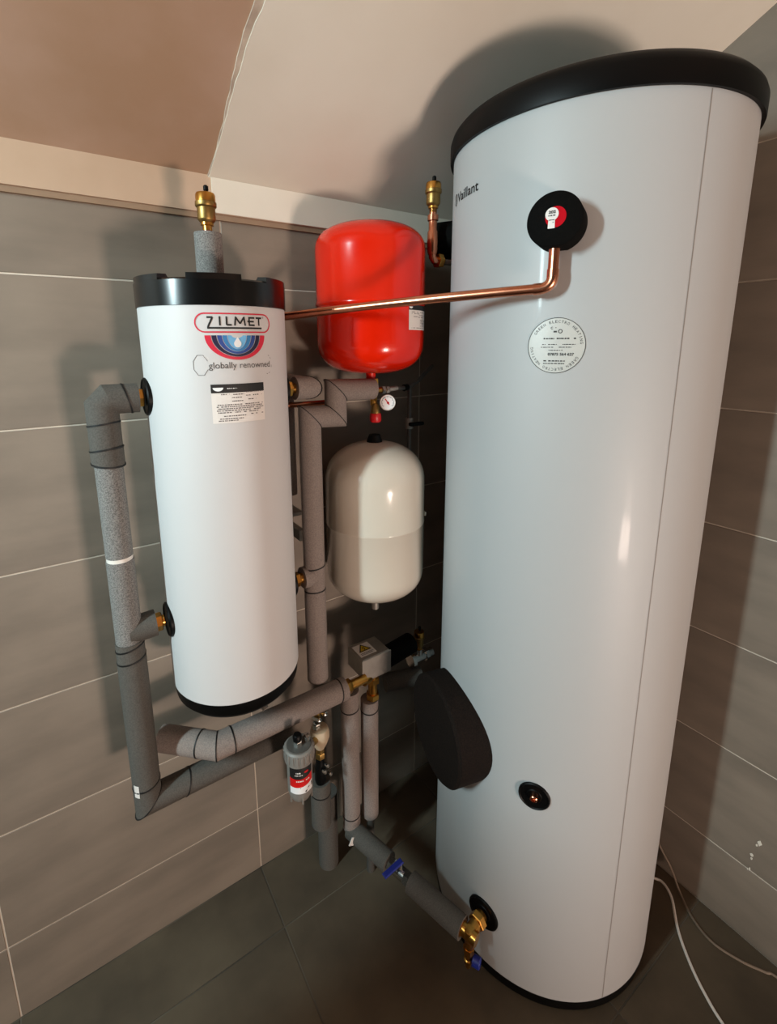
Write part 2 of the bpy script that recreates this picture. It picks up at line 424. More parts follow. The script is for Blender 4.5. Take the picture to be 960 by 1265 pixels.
def slab(name, left, right, d0, d1, m):
    # left/right: lists of (x, s), s metres up the slope; d0..d1 below the ceiling face
    mm = M(); n = len(left); vs = []
    nrm = Vector((0, -math.sin(math.atan(SL)), -math.cos(math.atan(SL))))
    for dd in (d0, d1):
        for (x, s_) in left + right[::-1]:
            p = Vector((x, YW - s_ * math.cos(math.atan(SL)), ZS + s_ * math.sin(math.atan(SL)))) + nrm * dd; vs.append(p)
    k = 2 * n
    fs = [[i, i + 1, 2 * n - 2 - i, 2 * n - 1 - i] for i in range(n - 1)]
    mm.add(vs, fs + [[k + j for j in reversed(f)] for f in fs] + [[i, k + i, k + (i + 1) % k, (i + 1) % k] for i in range(k)])
    return mm.build(name, m, ce, smooth=False)
rr = random.Random(3); sN = 60
edge = [(0.327 + 0.004 * math.sin(i * 0.35) + rr.uniform(-0.0014, 0.0014) + (0.010 * (i / sN)), lng * i / sN) for i in range(sN + 1)]
inner = [(x + max(0.0015, min(0.028, 0.05 * (s_ - 0.10))) + rr.uniform(-0.0015, 0.0015), s_) for x, s_ in edge]
slab('rough_plaster_edge', edge, inner, 0.0, 0.003, MT['rough_plaster'])
slab('skim_coat', inner, [(XW, s_) for x, s_ in edge], 0.0, 0.0045, MT['skim'])
# skim coat continues down the band
bm = M(); bm.box(((0.335 + XW) / 2, YW - 0.0155, (ZB + 0.016 + ZS) / 2), (XW - 0.335, 0.004, ZS - ZB - 0.010)); struct(bm.build('trim_3', MT['skim'], origin=(0.9, YW, ZB), smooth=False))
# wall on the left and wall behind the photographer, each with a glazed opening
def wall_with_hole(name, horiz, pos, a0, a1, h0, h1, z0, z1, top):
    mm = M()
    def bx(p, q, za, zb):
        if horiz: mm.box(((p + q) / 2, pos - 0.08, (za + zb) / 2), (q - p, 0.16, zb - za))
        else: mm.box((pos - 0.08, (p + q) / 2, (za + zb) / 2), (0.16, q - p, zb - za))
    bx(a0, h0, 0, top); bx(h1, a1, 0, top)
    if z0 > 0.001: bx(h0, h1, 0, z0)
    bx(h0, h1, z1, top)
    return struct(mm.build(name, MT['white_wall'], origin=((0, pos, 0) if horiz else (pos, 0, 0)), smooth=False))
wall_with_hole('wall_left', False, XL, YF - .2, YW + .15, 0.26, 0.58, 1.70, 2.26, 2.55)
wall_with_hole('wall_front', True, YF, XL, XW, 0.47, 0.85, 0.0, 0.55, 2.6)
def window(name, horiz, pos, h0, h1, z0, z1, strength, rgb):
    mm = M(); t = 0.03
    def bx(p, q, za, zb, dp=0.05):
        if horiz: mm.box(((p + q) / 2, pos - 0.06, (za + zb) / 2), (q - p, dp, zb - za))
        else: mm.box((pos - 0.06, (p + q) / 2, (za + zb) / 2), (dp, q - p, zb - za))
    bx(h0, h0 + t, z0, z1); bx(h1 - t, h1, z0, z1); bx(h0 + t, h1 - t, z0, z0 + t); bx(h0 + t, h1 - t, z1 - t, z1)
    mid = (h0 + h1) / 2
    bx(mid - 0.008, mid + 0.008, z0 + t, z1 - t)
    w = struct(mm.build(name, MT['white_plastic'], origin=((mid, pos, z0) if horiz else (pos, mid, z0)), smooth=False))
    pm = M()
    for p, q in ((h0 + t, mid - 0.008), (mid + 0.008, h1 - t)):
        if horiz: pm.box(((p + q) / 2, pos - 0.06, (z0 + z1) / 2), (q - p, 0.006, z1 - z0 - 2 * t))
        else: pm.box((pos - 0.06, (p + q) / 2, (z0 + z1) / 2), (0.006, q - p, z1 - z0 - 2 * t))
    pm.build('pane', emis(name + '_daylight', rgb, strength), w, smooth=False)
window('window_1', False, XL, 0.26, 0.58, 1.70, 2.26, 4.0, (215, 235, 255))
window('door_1', True, YF, 0.47, 0.85, 0.0, 0.55, 22.0, (255, 226, 205))

# ------------------------------------------------------------------ hot water cylinder
TC, TR = (1.023, 0.677), 0.2905
TW = Wrap(TC, TR)
def tn(az): return Vector((math.cos(R_(az)), math.sin(R_(az)), 0))
cyl = thing('hot_water_cylinder', 'tall white hot water cylinder with black lid standing on the tiled floor', 'cylinder', (TC[0], TC[1], 0))
mT = Matrix.Translation((TC[0], TC[1], 0))
M().lathe([(TR - .004, 0.03), (TR, 0.034), (TR, 1.985), (TR - .01, 1.99)], 128, mT).build('jacket', MT['jacket'], cyl)
M().lathe([(0.27, 0.0), (0.286, 0.002), (0.2885, 0.006), (0.2885, 0.036), (0.27, 0.036)], 96, mT).build('base_ring', MT['black'], cyl)
M().lathe([(TR + .001, 1.974), (0.2975, 1.974), (0.2985, 1.978), (0.2985, 2.008), (0.295, 2.018), (0.287, 2.027), (0.275, 2.032), (0.0, 2.034)], 128, mT, caps=False).build('lid', MT['black'], cyl)
sm = M(); f = TW.uv(249.9, 0, 0.0004); rect(sm, f, -0.0010, 0.036, 0.0010, 1.973, 1); sm.build('jacket_seam', MT['seam'], cyl)
# lettering
lt = M(); f = TW.uv(148.9, 1.8735, 0.0006)
ring2(lt, f, 0.0085, 0.009, 0.0074, 0.0092, 0, 360, 28, 1.35)
stroke(lt, f, [(0.0055, 0.017), (0.0062, 0.010), (0.0085, 0.004), (0.0105, 0.001)], 0.0018)
stroke(lt, f, [(0.0092, 0.0185), (0.0088, 0.010), (0.0112, 0.006)], 0.0018)
text(lt, f, 'Vaillant', 0.0205, 0.0, 0.0905, 0.0185, bold=0.0007)
lt.build('lettering', MT['ink'], cyl, smooth=False)
# round flange cover of black foam on the tank's left flank
faz = 166.0; fz = 0.630; fc = TW.p(faz, fz, 0); fn = tn(faz)
th = 0.056; fr = 0.128
fc_m = M()
n = 56; vs = []; ex = Vector((-fn.y, fn.x, 0))
def egg(k): 
    a = 2 * math.pi * k / n; r = fr
    return (r * math.cos(a), r * math.sin(a))
for lay, (inset, dist) in enumerate(((0.0, -1), (0.0, th - 0.006), (0.006, th))):
    for k in range(n):
        s_, z_ = egg(k); q = (fr - inset) / fr; s_ *= q; z_ *= q
        base = math.sqrt(max(0, TR * TR - s_ * s_)) - TR
        dd = (base - 0.004) if dist < 0 else dist
        vs.append(fc + ex * s_ + Vector((0, 0, z_)) + fn * dd)
fs = [[l * n + k, l * n + (k + 1) % n, (l + 1) * n + (k + 1) % n, (l + 1) * n + k] for l in range(2) for k in range(n)]
fc_m.add(vs, fs + [list(range(2 * n, 3 * n)), list(reversed(range(n)))])
tag(fc_m.build('flange_cover', MT['brown_foam'], cyl), 'round black foam cover on the flank')
# sensor port grommet
def grommet(az, z, rad, parent, c=TC, r=TR):
    w_ = Wrap(c, r); nn = tn(az); p = w_.p(az, z, -0.004)
    g = M().lathe([(rad, 0), (rad, 0.006), (rad * 0.93, 0.0085), (rad * 0.86, 0.006), (rad * 0.5, 0.005), (rad * 0.45, 0.007), (rad * 0.3, 0.007), (0, 0.0065)], 40, align(p, nn), caps=False)
    return g.build('grommet', MT['black'], parent), p, nn
g1, gp, gn = grommet(211.3, 0.596, 0.0335, cyl)
M().lathe([(0.0078, 0), (0.0078, 0.014), (0.006, 0.0155), (0.004, 0.0155), (0.0035, 0.010), (0, 0.010)], 20, align(gp, gn), caps=False).build('plug', MT['copper'], g1)
g2, gp2, gn2 = grommet(191.5, 0.180, 0.040, cyl)
# black outlet cap behind, near the second air vent
M().lathe([(0.045, -0.01), (0.045, 0.055), (0.038, 0.062), (0, 0.062)], 32, align(TW.p(118, 1.835, 0), tn(118))).build('outlet_cap', MT['black_matt'], cyl)
# round sticker
st = M(); f = TW.uv(207.3, 1.572, 0.0004)
for k in range(7): ring2(st, f, 0, 0, 0.0505 * k / 7, 0.0505 * (k + 1) / 7, 0, 360, 48)
stk = tag(st.build('sticker', MT['clear_label'], cyl), 'round silver sticker with black printing')
sp = M(); f = TW.uv(207.3, 1.572, 0.0008)
ring2(sp, f, 0, 0, 0.0488, 0.0500, 0, 360, 60)
def arc_text(m, f, body, rad, a_mid, spread, h):
    k = len(body)
    for i, ch in enumerate(body):
        if ch == ' ': continue
        a = R_(a_mid + spread * (0.5 - (i + 0.5) / k)); gx, gy = math.cos(a), math.sin(a); tx, ty = gy, -gx
        cw = h * 0.75
        vs, fs_, w_ = text_geo(ch); kk = h / 0.69
        if ch == 'I': cw = h * 0.2
        m.add([f(gx * (rad + y * kk) + tx * (x - 0.5) * cw, gy * (rad + y * kk) + ty * (x - 0.5) * cw) for x, y in vs], fs_)
arc_text(sp, f, 'GREEN ELECTRO HEATING', 0.0405, 78, 150, 0.0048)
arc_text(sp, f, 'GREEN ELECTRO HEATING', 0.0405, 258, 150, 0.0048)
ring2(sp, f, 0.006, 0.0255, 0.0024, 0.0038, 0, 360, 18)
ring2(sp, f, -0.0085, 0.0315, 0.0013, 0.0022, 40, 330, 14); rect(sp, f, -0.0055, 0.0235, 0.0002, 0.0265, 1); rect(sp, f, -0.003, 0.0315, -0.001, 0.0325, 1)
bars(sp, f, -0.022, 0.033, 0.0115, 0.0024, 11, 0.95)
bars(sp, f, -0.024, 0.034, 0.0015, 0.0014, 12); bars(sp, f, -0.026, 0.026, -0.0035, 0.0014, 13); bars(sp, f, -0.012, 0.012, -0.0090, 0.0014, 14)
text(sp, f, '07875 564 627', -0.013, -0.0178, 0.044, 0.0046, bold=0.0004)
bars(sp, f, -0.020, 0.017, -0.0285, 0.0022, 15, 0.95); bars(sp, f, -0.020, 0.017, -0.0330, 0.0018, 16, 0.95)
sp.build('sticker_print', MT['soft_ink'], stk, smooth=False)
# thermometer pocket cover with a notch for the copper pipe
caz = 205.8; cn = tn(caz); cp = TW.p(caz, 1.777, -0.004); cex = Vector((-cn.y, cn.x, 0))
cr = 0.0445; cth = 0.055
poly = []
for k in range(60):
    a = R_(-90 + 21 + (360 - 42) * k / 59); poly.append((cr * math.cos(a), cr * math.sin(a)))
mc = Matrix(((cex.x, 0, cn.x, cp.x), (cex.y, 0, cn.y, cp.y), (cex.z, 1, cn.z, cp.z), (0, 0, 0, 1)))
pc = tag(M().prism(poly, cth, mc, inset=0.002, h=0.002).build('pocket_cover', MT['black_matt'], cyl, ang=50), 'thick black foam disc')
fm = lambda u, v: mc @ Vector((u, v, cth + 0.0006)); fm2 = lambda u, v: mc @ Vector((u, v, cth + 0.0011)); fm3 = lambda u, v: mc @ Vector((u, v, cth + 0.0015))
b1 = M(); fill(b1, fm, [(0.002 + 0.0165 * math.cos(R_(12 * k)), 0.004 + 0.0165 * math.sin(R_(12 * k))) for k in range(30)]); b1.build('badge', MT['badge_red'], pc, smooth=False)
b2 = M(); key = [(-0.004 + 0.0105 * math.cos(R_(-60 + 300 * k / 24)), 0.0085 + 0.0105 * math.sin(R_(-60 + 300 * k / 24))) for k in range(25)]
fill(b2, fm2, key + [(-0.0095, -0.0135), (0.0015, -0.0135)])
bt = b2.build('paper_tag', MT['paper'], pc, smooth=False)
b3 = M(); text(b3, fm3, '202', -0.0095, 0.0095, 0.011, 0.0042, bold=0.0005); bars(b3, fm3, -0.0095, 0.0015, 0.0055, 0.0020, 21, 1.0)
bars(b3, fm3, -0.0085, 0.0005, -0.001, 0.0012, 22, 0.7); bars(b3, fm3, -0.0085, 0.0005, -0.005, 0.0012, 23, 0.6); b3.build('tag_print', MT['soft_ink'], bt, smooth=False)

# copper pipe from the pocket to behind the buffer tank
cpt = thing('copper_pipe', 'long bare copper pipe crossing in front of the red vessel', 'pipe', (0.6, 0.75, 1.67))
po = cp + cn * 0.036
elb = Vector((po.x, po.y, 1.671))
RC = 0.0090
M().seg((po.x, po.y, 1.7345), (po.x, po.y, elb.z + 0.02), RC, n=18).build('riser', MT['copper'], cpt)
end = Vector((0.43, 1.02, 1.637))
dirn = (end - elb).normalized()
arc = []
for k in range(9):
    t = k / 8; a = elb + Vector((0, 0, 0.02)) ; b = elb + dirn * 0.02
    arc.append(a * (1 - t) ** 2 + elb * (2 * t * (1 - t)) + b * t ** 2)
M().tube(arc, RC + 0.0008, 18).build('elbow', MT['copper'], cpt)
for p, ax_ in ((elb + Vector((0, 0, 0.018)), Vector((0, 0, 1))), (elb + dirn * 0.018, dirn)):
    M().seg(p, p + ax_ * 0.012, RC + 0.0012, n=18).build('socket', MT['copper'], cpt)
mid = elb.lerp(end, 0.55) + Vector((0.012, 0.0, 0.008))
pts = []
for k in range(25):
    t = k / 24; a = elb + dirn * 0.02; pts.append(a * (1 - t) ** 2 + mid * (2 * t * (1 - t)) + end * t ** 2)
M().tube(pts, RC, 18).build('straight_length', MT['copper'], cpt)

# ------------------------------------------------------------------ buffer tank
BC, BR = (0.276, 0.984), 0.139
BW = Wrap(BC, BR); mB = Matrix.Translation((BC[0], BC[1], 0))
buf = thing('buffer_tank', 'white buffer tank with black end caps hung on the left tiled wall', 'tank', (BC[0], BC[1], 0.80))
M().lathe([(BR - .003, 0.852), (BR, 0.855), (BR, 1.649), (BR - .003, 1.651)], 96, mB).build('jacket', MT['vinyl'], buf)
M().lathe([(0.0, 0.806), (0.105, 0.808), (0.125, 0.815), (0.1355, 0.828), (0.1375, 0.856)], 72, mB, caps=False).build('bottom_cap', MT['black'], buf)
ld = M().lathe([(BR + .0005, 1.645), (0.1412, 1.6455), (0.1415, 1.688), (0.138, 1.691), (0.0, 1.692)], 72, mB, caps=False)
ld.build('lid', MT['black_gloss'], buf)
for k in range(6):
    a0 = 256 + 60 * k - 19; nn = 10; prof = []
    mm = M(); vs = []
    for i in range(nn + 1):
        a = R_(a0 + 38 * i / nn)
        for r_, z_ in ((0.1412, 1.688), (0.1405, 1.6985), (0.120, 1.7000), (0.112, 1.690)):
            vs.append((BC[0] + r_ * math.cos(a), BC[1] + r_ * math.sin(a), z_))
    fs = [[4 * i + j, 4 * i + 4 + j, 4 * i + 5 + j, 4 * i + 1 + j] for i in range(nn) for j in range(3)]
    fs += [[0, 1, 2, 3], [4 * nn + 3, 4 * nn + 2, 4 * nn + 1, 4 * nn]]
    mm.add(vs, [list(f_) for f_ in fs]); mm.build('lid_lug', MT['black_gloss'], buf)
for az, z in ((181.5, 1.482), (181.5, 1.014), (358.5, 1.480), (358.5, 1.017)):
    grommet(az, z, 0.036, buf, BC, BR)
# wall bracket and drain cock
M().box((BC[0], 1.137, 1.55), (0.16, 0.044, 0.05), bev=0.003).build('bracket', MT['black'], buf, smooth=False)
M().box((BC[0], 1.137, 0.95), (0.16, 0.044, 0.05), bev=0.003).build('bracket', MT['black'], buf, smooth=False)
dk = M().lathe([(0.010, 0), (0.010, 0.018), (0.007, 0.020), (0.007, 0.034), (0.0, 0.034)], 16, align((BC[0] + 0.015, BC[1] - 0.08, 0.812), (0.25, -0.75, -0.6)))
dk.build('drain_plug', MT['steel'], buf)
# logo: capsule, letters, water-drop fan, slogan
lg = M(); f = BW.uv(269.6, 1.6155, 0.0006); f2 = BW.uv(269.6, 1.6155, 0.0010)
hw, hh, rc = 0.0700, 0.0158, 0.0158
cap = [(hw - rc + rc * math.cos(R_(-90 + 15 * k)), hh * math.sin(R_(-90 + 15 * k))) for k in range(13)] + [(-(hw - rc) + rc * math.cos(R_(90 + 15 * k)), hh * math.sin(R_(90 + 15 * k))) for k in range(13)]
def dense(P, st=0.006):
    out = []
    for i in range(len(P)):
        a = P[i]; b = P[(i + 1) % len(P)]; L = math.dist(a, b); k = max(1, int(L / st))
        out += [(a[0] + (b[0] - a[0]) * j / k, a[1] + (b[1] - a[1]) * j / k) for j in range(k)]
    return out
lg.cur = 0; stroke(lg, f, dense(cap), 0.0024, True)
lg.cur = 1
h = 0.0170; y0_ = -0.0062; w = 0.0031
def L(pts): stroke(lg, f, [(x, y0_ + y) for x, y in pts], w)
L([(-0.0500, h - w / 2), (-0.0400, h - w / 2)]); L([(-0.0405, h - w / 2), (-0.0488, -0.0014)]); L([(-0.0500, -0.0026), (0.0500, -0.0026)])
L([(-0.0285, 0.0015), (-0.0285, h)])
L([(-0.0170, h), (-0.0170, 0.0022)]); L([(-0.0170, 0.0027), (-0.0085, 0.0027)])
L([(-0.0030, 0.0015), (-0.0010, h)]); L([(-0.0010, h - 0.001), (0.0065, 0.005)]); L([(0.0065, 0.005), (0.0140, h - 0.001)]); L([(0.0140, h), (0.0160, 0.0015)])
L([(0.0235, h - w / 2), (0.0350, h - w / 2)]); L([(0.0205, 0.0090), (0.0335, 0.0090)]); L([(0.0235, 0.0027), (0.0350, 0.0027)]); L([(0.0240, h), (0.0240, 0.0015)])
L([(0.0375, h - w / 2), (0.0500, h - w / 2)]); L([(0.0440, h), (0.0440, 0.0020)])
ring2(lg, f, 0.0535, 0.0105, 0.0008, 0.0014, 0, 360, 10)
fc_u = 0.0; fv = -0.0215
for mi, a, b in ((0, 0.0452, 0.0556), (1 + 1, 0.0358, 0.0440), (3, 0.0268, 0.0345), (4, 0.0180, 0.0256), (5, 0.0, 0.0170)):
    lg.cur = mi
    k = 0.76
    if mi == 5: 
        fill(lg, f, [(0.0170 * math.cos(R_(180 + 9 * i)), fv + 0.0235 * math.sin(R_(180 + 9 * i))) for i in range(21)])
    else:
        for i in range(36):
            t0 = R_(180 + 5 * i); t1 = R_(180 + 5 * (i + 1))
            ka = (0.0235 + (a - 0.017) * 0.50) if a > 0.001 else 0; kb = 0.0235 + (b - 0.017) * 0.50
            lg.add([f(x, y) for x, y in ((a * math.cos(t0), fv + ka * math.sin(t0)), (b * math.cos(t0), fv + kb * math.sin(t0)), (b * math.cos(t1), fv + kb * math.sin(t1)), (a * math.cos(t1), fv + ka * math.sin(t1)))], [[0, 1, 2, 3]])
lg.cur = 6
drop = [(0.0, fv - 0.0030)] + [(0.0066 * math.cos(R_(40 - 13 * i)), fv - 0.0145 + 0.0066 * math.sin(R_(40 - 13 * i))) for i in range(21)]
fill(lg, f2, drop[::-1])
lg.build('logo', [MT['logo_red'], MT['ink'], MT['navy'], MT['blue1'], MT['blue2'], MT['blue3'], MT['white']], buf, smooth=False)
sg = M(); f = BW.uv(269.6, 1.5365, 0.0006)
text(sg, f, 'globally renowned', -0.0520, 0.0, 0.1180, 0.0110)
oc = [(-0.0655 + 0.0125 * math.cos(R_(22.5 + 45 * k)) * 1.06, 0.006 + 0.0178 * math.sin(R_(22.5 + 45 * k)) * 1.06) for k in range(8)]
for i in range(8):
    if i == 7: continue
    stroke(sg, f, [oc[i], oc[(i + 1) % 8]], 0.0007)
for i in (0, 1, 3, 5, 6):
    a = R_(70 - 25 * i); stroke(sg, f, [(0.058 + 0.013 * math.cos(a), 0.005 + 0.018 * math.sin(a)), (0.058 + 0.013 * math.cos(a - 0.25), 0.005 + 0.018 * math.sin(a - 0.25))], 0.0007)
sg.build('slogan', MT['soft_ink'], buf, smooth=False)
# rating label
def rating(parent, wr_, az0, z0, az1, z1, band, seed, portrait=False, tilt=0.0):
    u1_ = R_(az1 - az0) * wr_.r; hgt = z1 - z0
    f0 = wr_.uv(az0, z0, 0.0004); f1 = wr_.uv(az0, z0, 0.0008); f2_ = wr_.uv(az0, z0, 0.0012)
    a = M(); rect(a, lambda u, v: f0(u, v + tilt * u), 0, 0, u1_, hgt); lb = a.build('rating_label', MT['paper'], parent, smooth=False)
    p = M(); g0 = lambda u, v: f1(u, v + tilt * u); g1_ = lambda u, v: f2_(u, v + tilt * u)
    p.cur = 0; rect(p, g0, 0, hgt - band, u1_, hgt)
    p.cur = 2
    rr_ = band * 0.42; cxx = rr_ * 1.9
    if portrait: rr_ = band * 0.38; cxx = band * 0.55
    fill(p, g1_, [(cxx + rr_ * 1.4 * math.cos(R_(180 + 15 * i)), hgt - band * 0.38 + rr_ * math.sin(R_(180 + 15 * i))) for i in range(13)])
    if not portrait: bars(p, g1_, u1_ * 0.28, u1_ * 0.46, hgt - band * 0.55, 0.0014, seed, 1.0)
    p.cur = 1
    if not portrait:
        for i, (ua, ub, vv) in enumerate(((.10, .32, .73), (.38, .58, .72), (.62, .98, .77), (.36, .58, .64), (.62, .95, .68), (.36, .56, .55), (.66, .82, .58), (.10, .96, .46), (.08, .94, .41), (.10, .97, .36), (.08, .9, .31), (.1, .5, .26), (.56, .95, .26), (.1, .6, .17), (.7, .97, .19), (.1, .55, .10), (.1, .45, .05))):
            bars(p, g0, u1_ * ua, u1_ * ub, hgt * vv, 0.0017, seed + i, 0.85)
    else:
        for i, (ua, ub, vv) in enumerate(((.1, .4, .70), (.5, .95, .70), (.1, .45, .64), (.4, .9, .58), (.1, .35, .52), (.4, .8, .50), (.5, .95, .40), (.5, .95, .34), (.5, .95, .28), (.5, .95, .22), (.5, .95, .15), (.1, .95, .07))):
            bars(p, g0, u1_ * ua, u1_ * ub, hgt * vv, 0.0015, seed + i, 0.8)
    p.build('label_print', [MT['ink'], MT['grey_ink'], MT['white']], lb, smooth=False)
rating(buf, BW, 248.4, 1.438, 289.2, 1.5085, 0.0155, 40, tilt=0.0)

# ------------------------------------------------------------------ expansion vessels
RV = (0.661, 0.9985); RR = 0.1315; mR = Matrix.Translation((RV[0], RV[1], 0))
red = thing('expansion_vessel', 'glossy red expansion vessel behind the copper pipe', 'vessel', (RV[0], RV[1], 1.49), 'expansion vessels on the left wall')
def dome(r, z0, h, up=True, n=14, p=2.6, rmin=0.0):
    out = []
    for i in range(n + 1):
        t = R_(90 * i / n); rr_ = r * (math.cos(t)) ** (2 / p); zz = h * (math.sin(t)) ** (2 / p)
        out.append((max(rr_, rmin), z0 + (zz if up else -zz)))
    return out
bot = dome(RR, 1.585, 0.080, False)[::-1]; top = dome(RR + 0.0008, 1.790, 0.066, True)
M().lathe(bot + [(RR, 1.664), (RR + 0.0025, 1.666), (RR + 0.0030, 1.670), (RR + 0.0025, 1.674), (RR + 0.0008, 1.676)] + top, 96, mR, caps=False).build('shell', MT['red'], red, ang=50)
M().lathe([(0.0, 0.012), (0.003, 0.012), (0.003, 0)], 10, Matrix.Translation((RV[0], RV[1], 1.852)), caps=False).build('top_stud', MT['black'], red)
M().lathe([(0.016, 0.018), (0.013, 0.006), (0.012, -0.014), (0.0, -0.014)], 24, Matrix.Translation((RV[0], RV[1], 1.505)), caps=False).build('spigot', MT['red'], red)
M().box((RV[0], 1.145, 1.69), (0.10, 0.034, 0.04), bev=0.003).build('bracket', MT['black'], red, smooth=False)
rating(red, Wrap(RV, RR), 278.0, 1.608, 318.0, 1.664, 0.0115, 80, portrait=True)
WV = (0.672, 0.999); mW = Matrix.Translation((WV[0], WV[1], 0))
whv = thing('expansion_vessel', 'glossy cream white expansion vessel hung below the red one', 'vessel', (WV[0], WV[1], 0.90), 'expansion vessels on the left wall')
bot = dome(0.131, 0.980, 0.080, False, p=2.3)[::-1]; top = dome(0.131, 1.225, 0.103, True, p=2.25)
M().lathe(bot + [(0.131, 1.112), (0.1318, 1.113), (0.1318, 1.117), (0.131, 1.118)] + top, 96, mW, caps=False).build('shell', MT['cream'], whv, ang=50)
M().lathe([(0.021, -0.004), (0.020, 0.010), (0.014, 0.024), (0.0, 0.026)], 24, Matrix.Translation((WV[0], WV[1], 1.322)), caps=False).build('valve_cap', MT['black'], whv)
M().lathe([(0.014, 0.006), (0.014, -0.030), (0.010, -0.032), (0.010, -0.06), (0.0, -0.06)], 20, Matrix.Translation((WV[0], WV[1], 0.91)), caps=False).build('spigot', MT['steel'], whv)
M().box((WV[0], 1.145, 1.13), (0.10, 0.034, 0.04), bev=0.003).build('bracket', MT['black'], whv, smooth=False)
M().box((WV[0] + 0.118, WV[1] - 0.065, 1.125), (0.004, 0.012, 0.010)).build('weld_tab', MT['cream'], whv, smooth=False)

# ------------------------------------------------------------------ air vents
def make_vent(label, loc):
    t = thing('air_vent', label, 'vent', (0, 0, 0), 'automatic brass air vents')
    m_ = M().lathe([(0.009, 0.0), (0.009, 0.008), (0.012, 0.009), (0.012, 0.017)], 20); m_.build('thread', MT['brass'], t)
    M().lathe([(0.0125, 0.014), (0.0160, 0.018), (0.0168, 0.020), (0.0168, 0.040), (0.0190, 0.042), (0.0198, 0.0435), (0.0198, 0.0500), (0.0182, 0.0510)], 32, caps=False).build('body', MT['brass_dull'], t)
    M().lathe([(0.0184, 0.0505), (0.0184, 0.0620), (0.0168, 0.0660), (0.0100, 0.0675), (0.0, 0.0675)], 32, caps=False).build('top', MT['brass'], t)
    M().lathe([(0.0035, 0.067), (0.0035, 0.071), (0.0048, 0.072), (0.0048, 0.079), (0.003, 0.081), (0.0, 0.081)], 14, Matrix.Translation((0.002, 0, 0)), caps=False).build('cap', MT['black'], t)
    t.location = loc
    return t
vent = make_vent('brass air vent on the lagged stub above the buffer tank', (0.273, 0.978, 1.793))
v2 = tree_copy(vent); v2.location = (0.798, 0.930, 1.885); v2['label'] = 'brass air vent on a copper stem left of the tall cylinder top'
v3 = tree_copy(vent); v3.location = (0.834, 1.0, 0.650); v3.scale = (0.85, 0.85, 1.0); v3['label'] = 'small brass air vent low in the dark gap beside the tall cylinder'
stub = thing('lagged_stub', 'short grey lagged stub standing on the buffer tank lid', 'pipe', (0.273, 0.978, 1.69))
M().seg((0.273, 0.978, 1.688), (0.273, 0.978, 1.788), 0.0258, n=28).build('lagging', MT['lag'], stub)
M().seg((0.273, 0.978, 1.786), (0.273, 0.978, 1.795), 0.0085, n=18).build('pipe_end', MT['copper'], stub)
stem = thing('vent_pipe', 'short copper pipe with elbow under the air vent by the tall cylinder', 'pipe', (0.798, 0.93, 1.78))
M().lathe([(0.009, 0.12), (0.009, 0.105), (0.013, 0.104), (0.013, 0.092), (0.010, 0.090), (0.010, 0.070), (0.0125, 0.066), (0.0135, 0.045), (0.0125, 0.02), (0.0105, 0.015)], 20, Matrix.Translation((0.798, 0.93, 1.775)), caps=False).build('riser', MT['copper'], stem)
q = [(0.798, 0.93, 1.795), (0.799, 0.93, 1.784), (0.804, 0.93, 1.778), (0.815, 0.93, 1.777)]
M().tube(q, 0.0095, 16).build('elbow', MT['copper'], stem)
hm = M(); hexnut(hm, (0.812, 0.93, 1.777), (1, 0, 0), 0.017, 0.016); hm.build('nut', MT['brass'], stem, smooth=False)
M().seg((0.828, 0.93, 1.777), (0.8655, 0.93, 1.777), 0.008, n=14).build('nipple', MT['chrome'], stem)

# ------------------------------------------------------------------ lagged pipework
# riser on the left of the buffer tank, from its two ports down to the lower run
RX, RY = 0.061, 0.980
rs = thing('lagged_pipe', 'grey lagged pipe rising on the left of the buffer tank', 'pipe', (RX, RY, 0.60))
lag_run(rs, [(0.122, RY, 1.481), (0.074, RY, 1.481), (RX, RY, 1.468), (RX, RY, 1.365)], 0.0275, 'lag_dark', seam=False, seam_at=((0, 0.40, (0.0, 0.0, -0.25)), (2, 0.30, (0.1, -0.1, 0))))
lag_run(rs, [(RX, RY, 1.392), (RX, RY, 1.360)], 0.0282, 'lag_dark', seam_at=((0, 0.05, (0.10, -0.1, 0)), (0, 0.93, (-0.1, 0.1, 0))))
lag_run(rs, [(RX, RY, 1.362), (RX, RY, 1.178)], 0.0242, 'lag')
lag_run(rs, [(RX, RY, 1.170), (RX, RY, 0.955)], 0.0250, 'lag')
M().seg((RX, RY, 1.168), (RX, RY, 1.181), 0.0235, n=20).build('tape_band', MT['white_plastic'], rs)
lag_run(rs, [(RX, RY, 0.995), (RX, RY, 0.955)], 0.0268, 'lag_dark', seam_at=((0, 0.3, (0.2, -0.1, 0)), (0, 0.96, (0.15, 0.0, 0))))
lag_run(rs, [(0.112, RY, 1.016), (RX, RY, 1.014)], 0.0268, 'lag_dark')
lag_run(rs, [(RX, RY, 0.955), (RX, RY, 0.605), (0.395, RY, 0.605)], 0.0275, 'lag_dark', seam=True, seam_at=((0, 0.86, (0.12, 0.0, 0)), (1, 0.24, (0, 0, -0.3))))
lb_ = M(); fW = Wrap((RX, RY), 0.0275).uv(208, 0.640, 0.0008); rect(lb_, fW, 0, 0, 0.012, 0.030, 3); lb_.build('paper_flag', MT['paper'], rs, smooth=False)
for z, x0_, x1_ in ((1.481, 0.116, 0.1280), (1.015, 0.109, 0.1280)):
    m_ = M(); m_.seg((x0_, RY, z), (x1_, RY, z), 0.012, n=20); hexnut(m_, (x0_ + 0.002, RY, z), (1, 0, 0), 0.0185, 0.013); m_.seg((x0_ - 0.002, RY, z), (x0_ + 0.003, RY, z), 0.015, n=20)
    m_.build('union', MT['brass'], rs, ang=30)
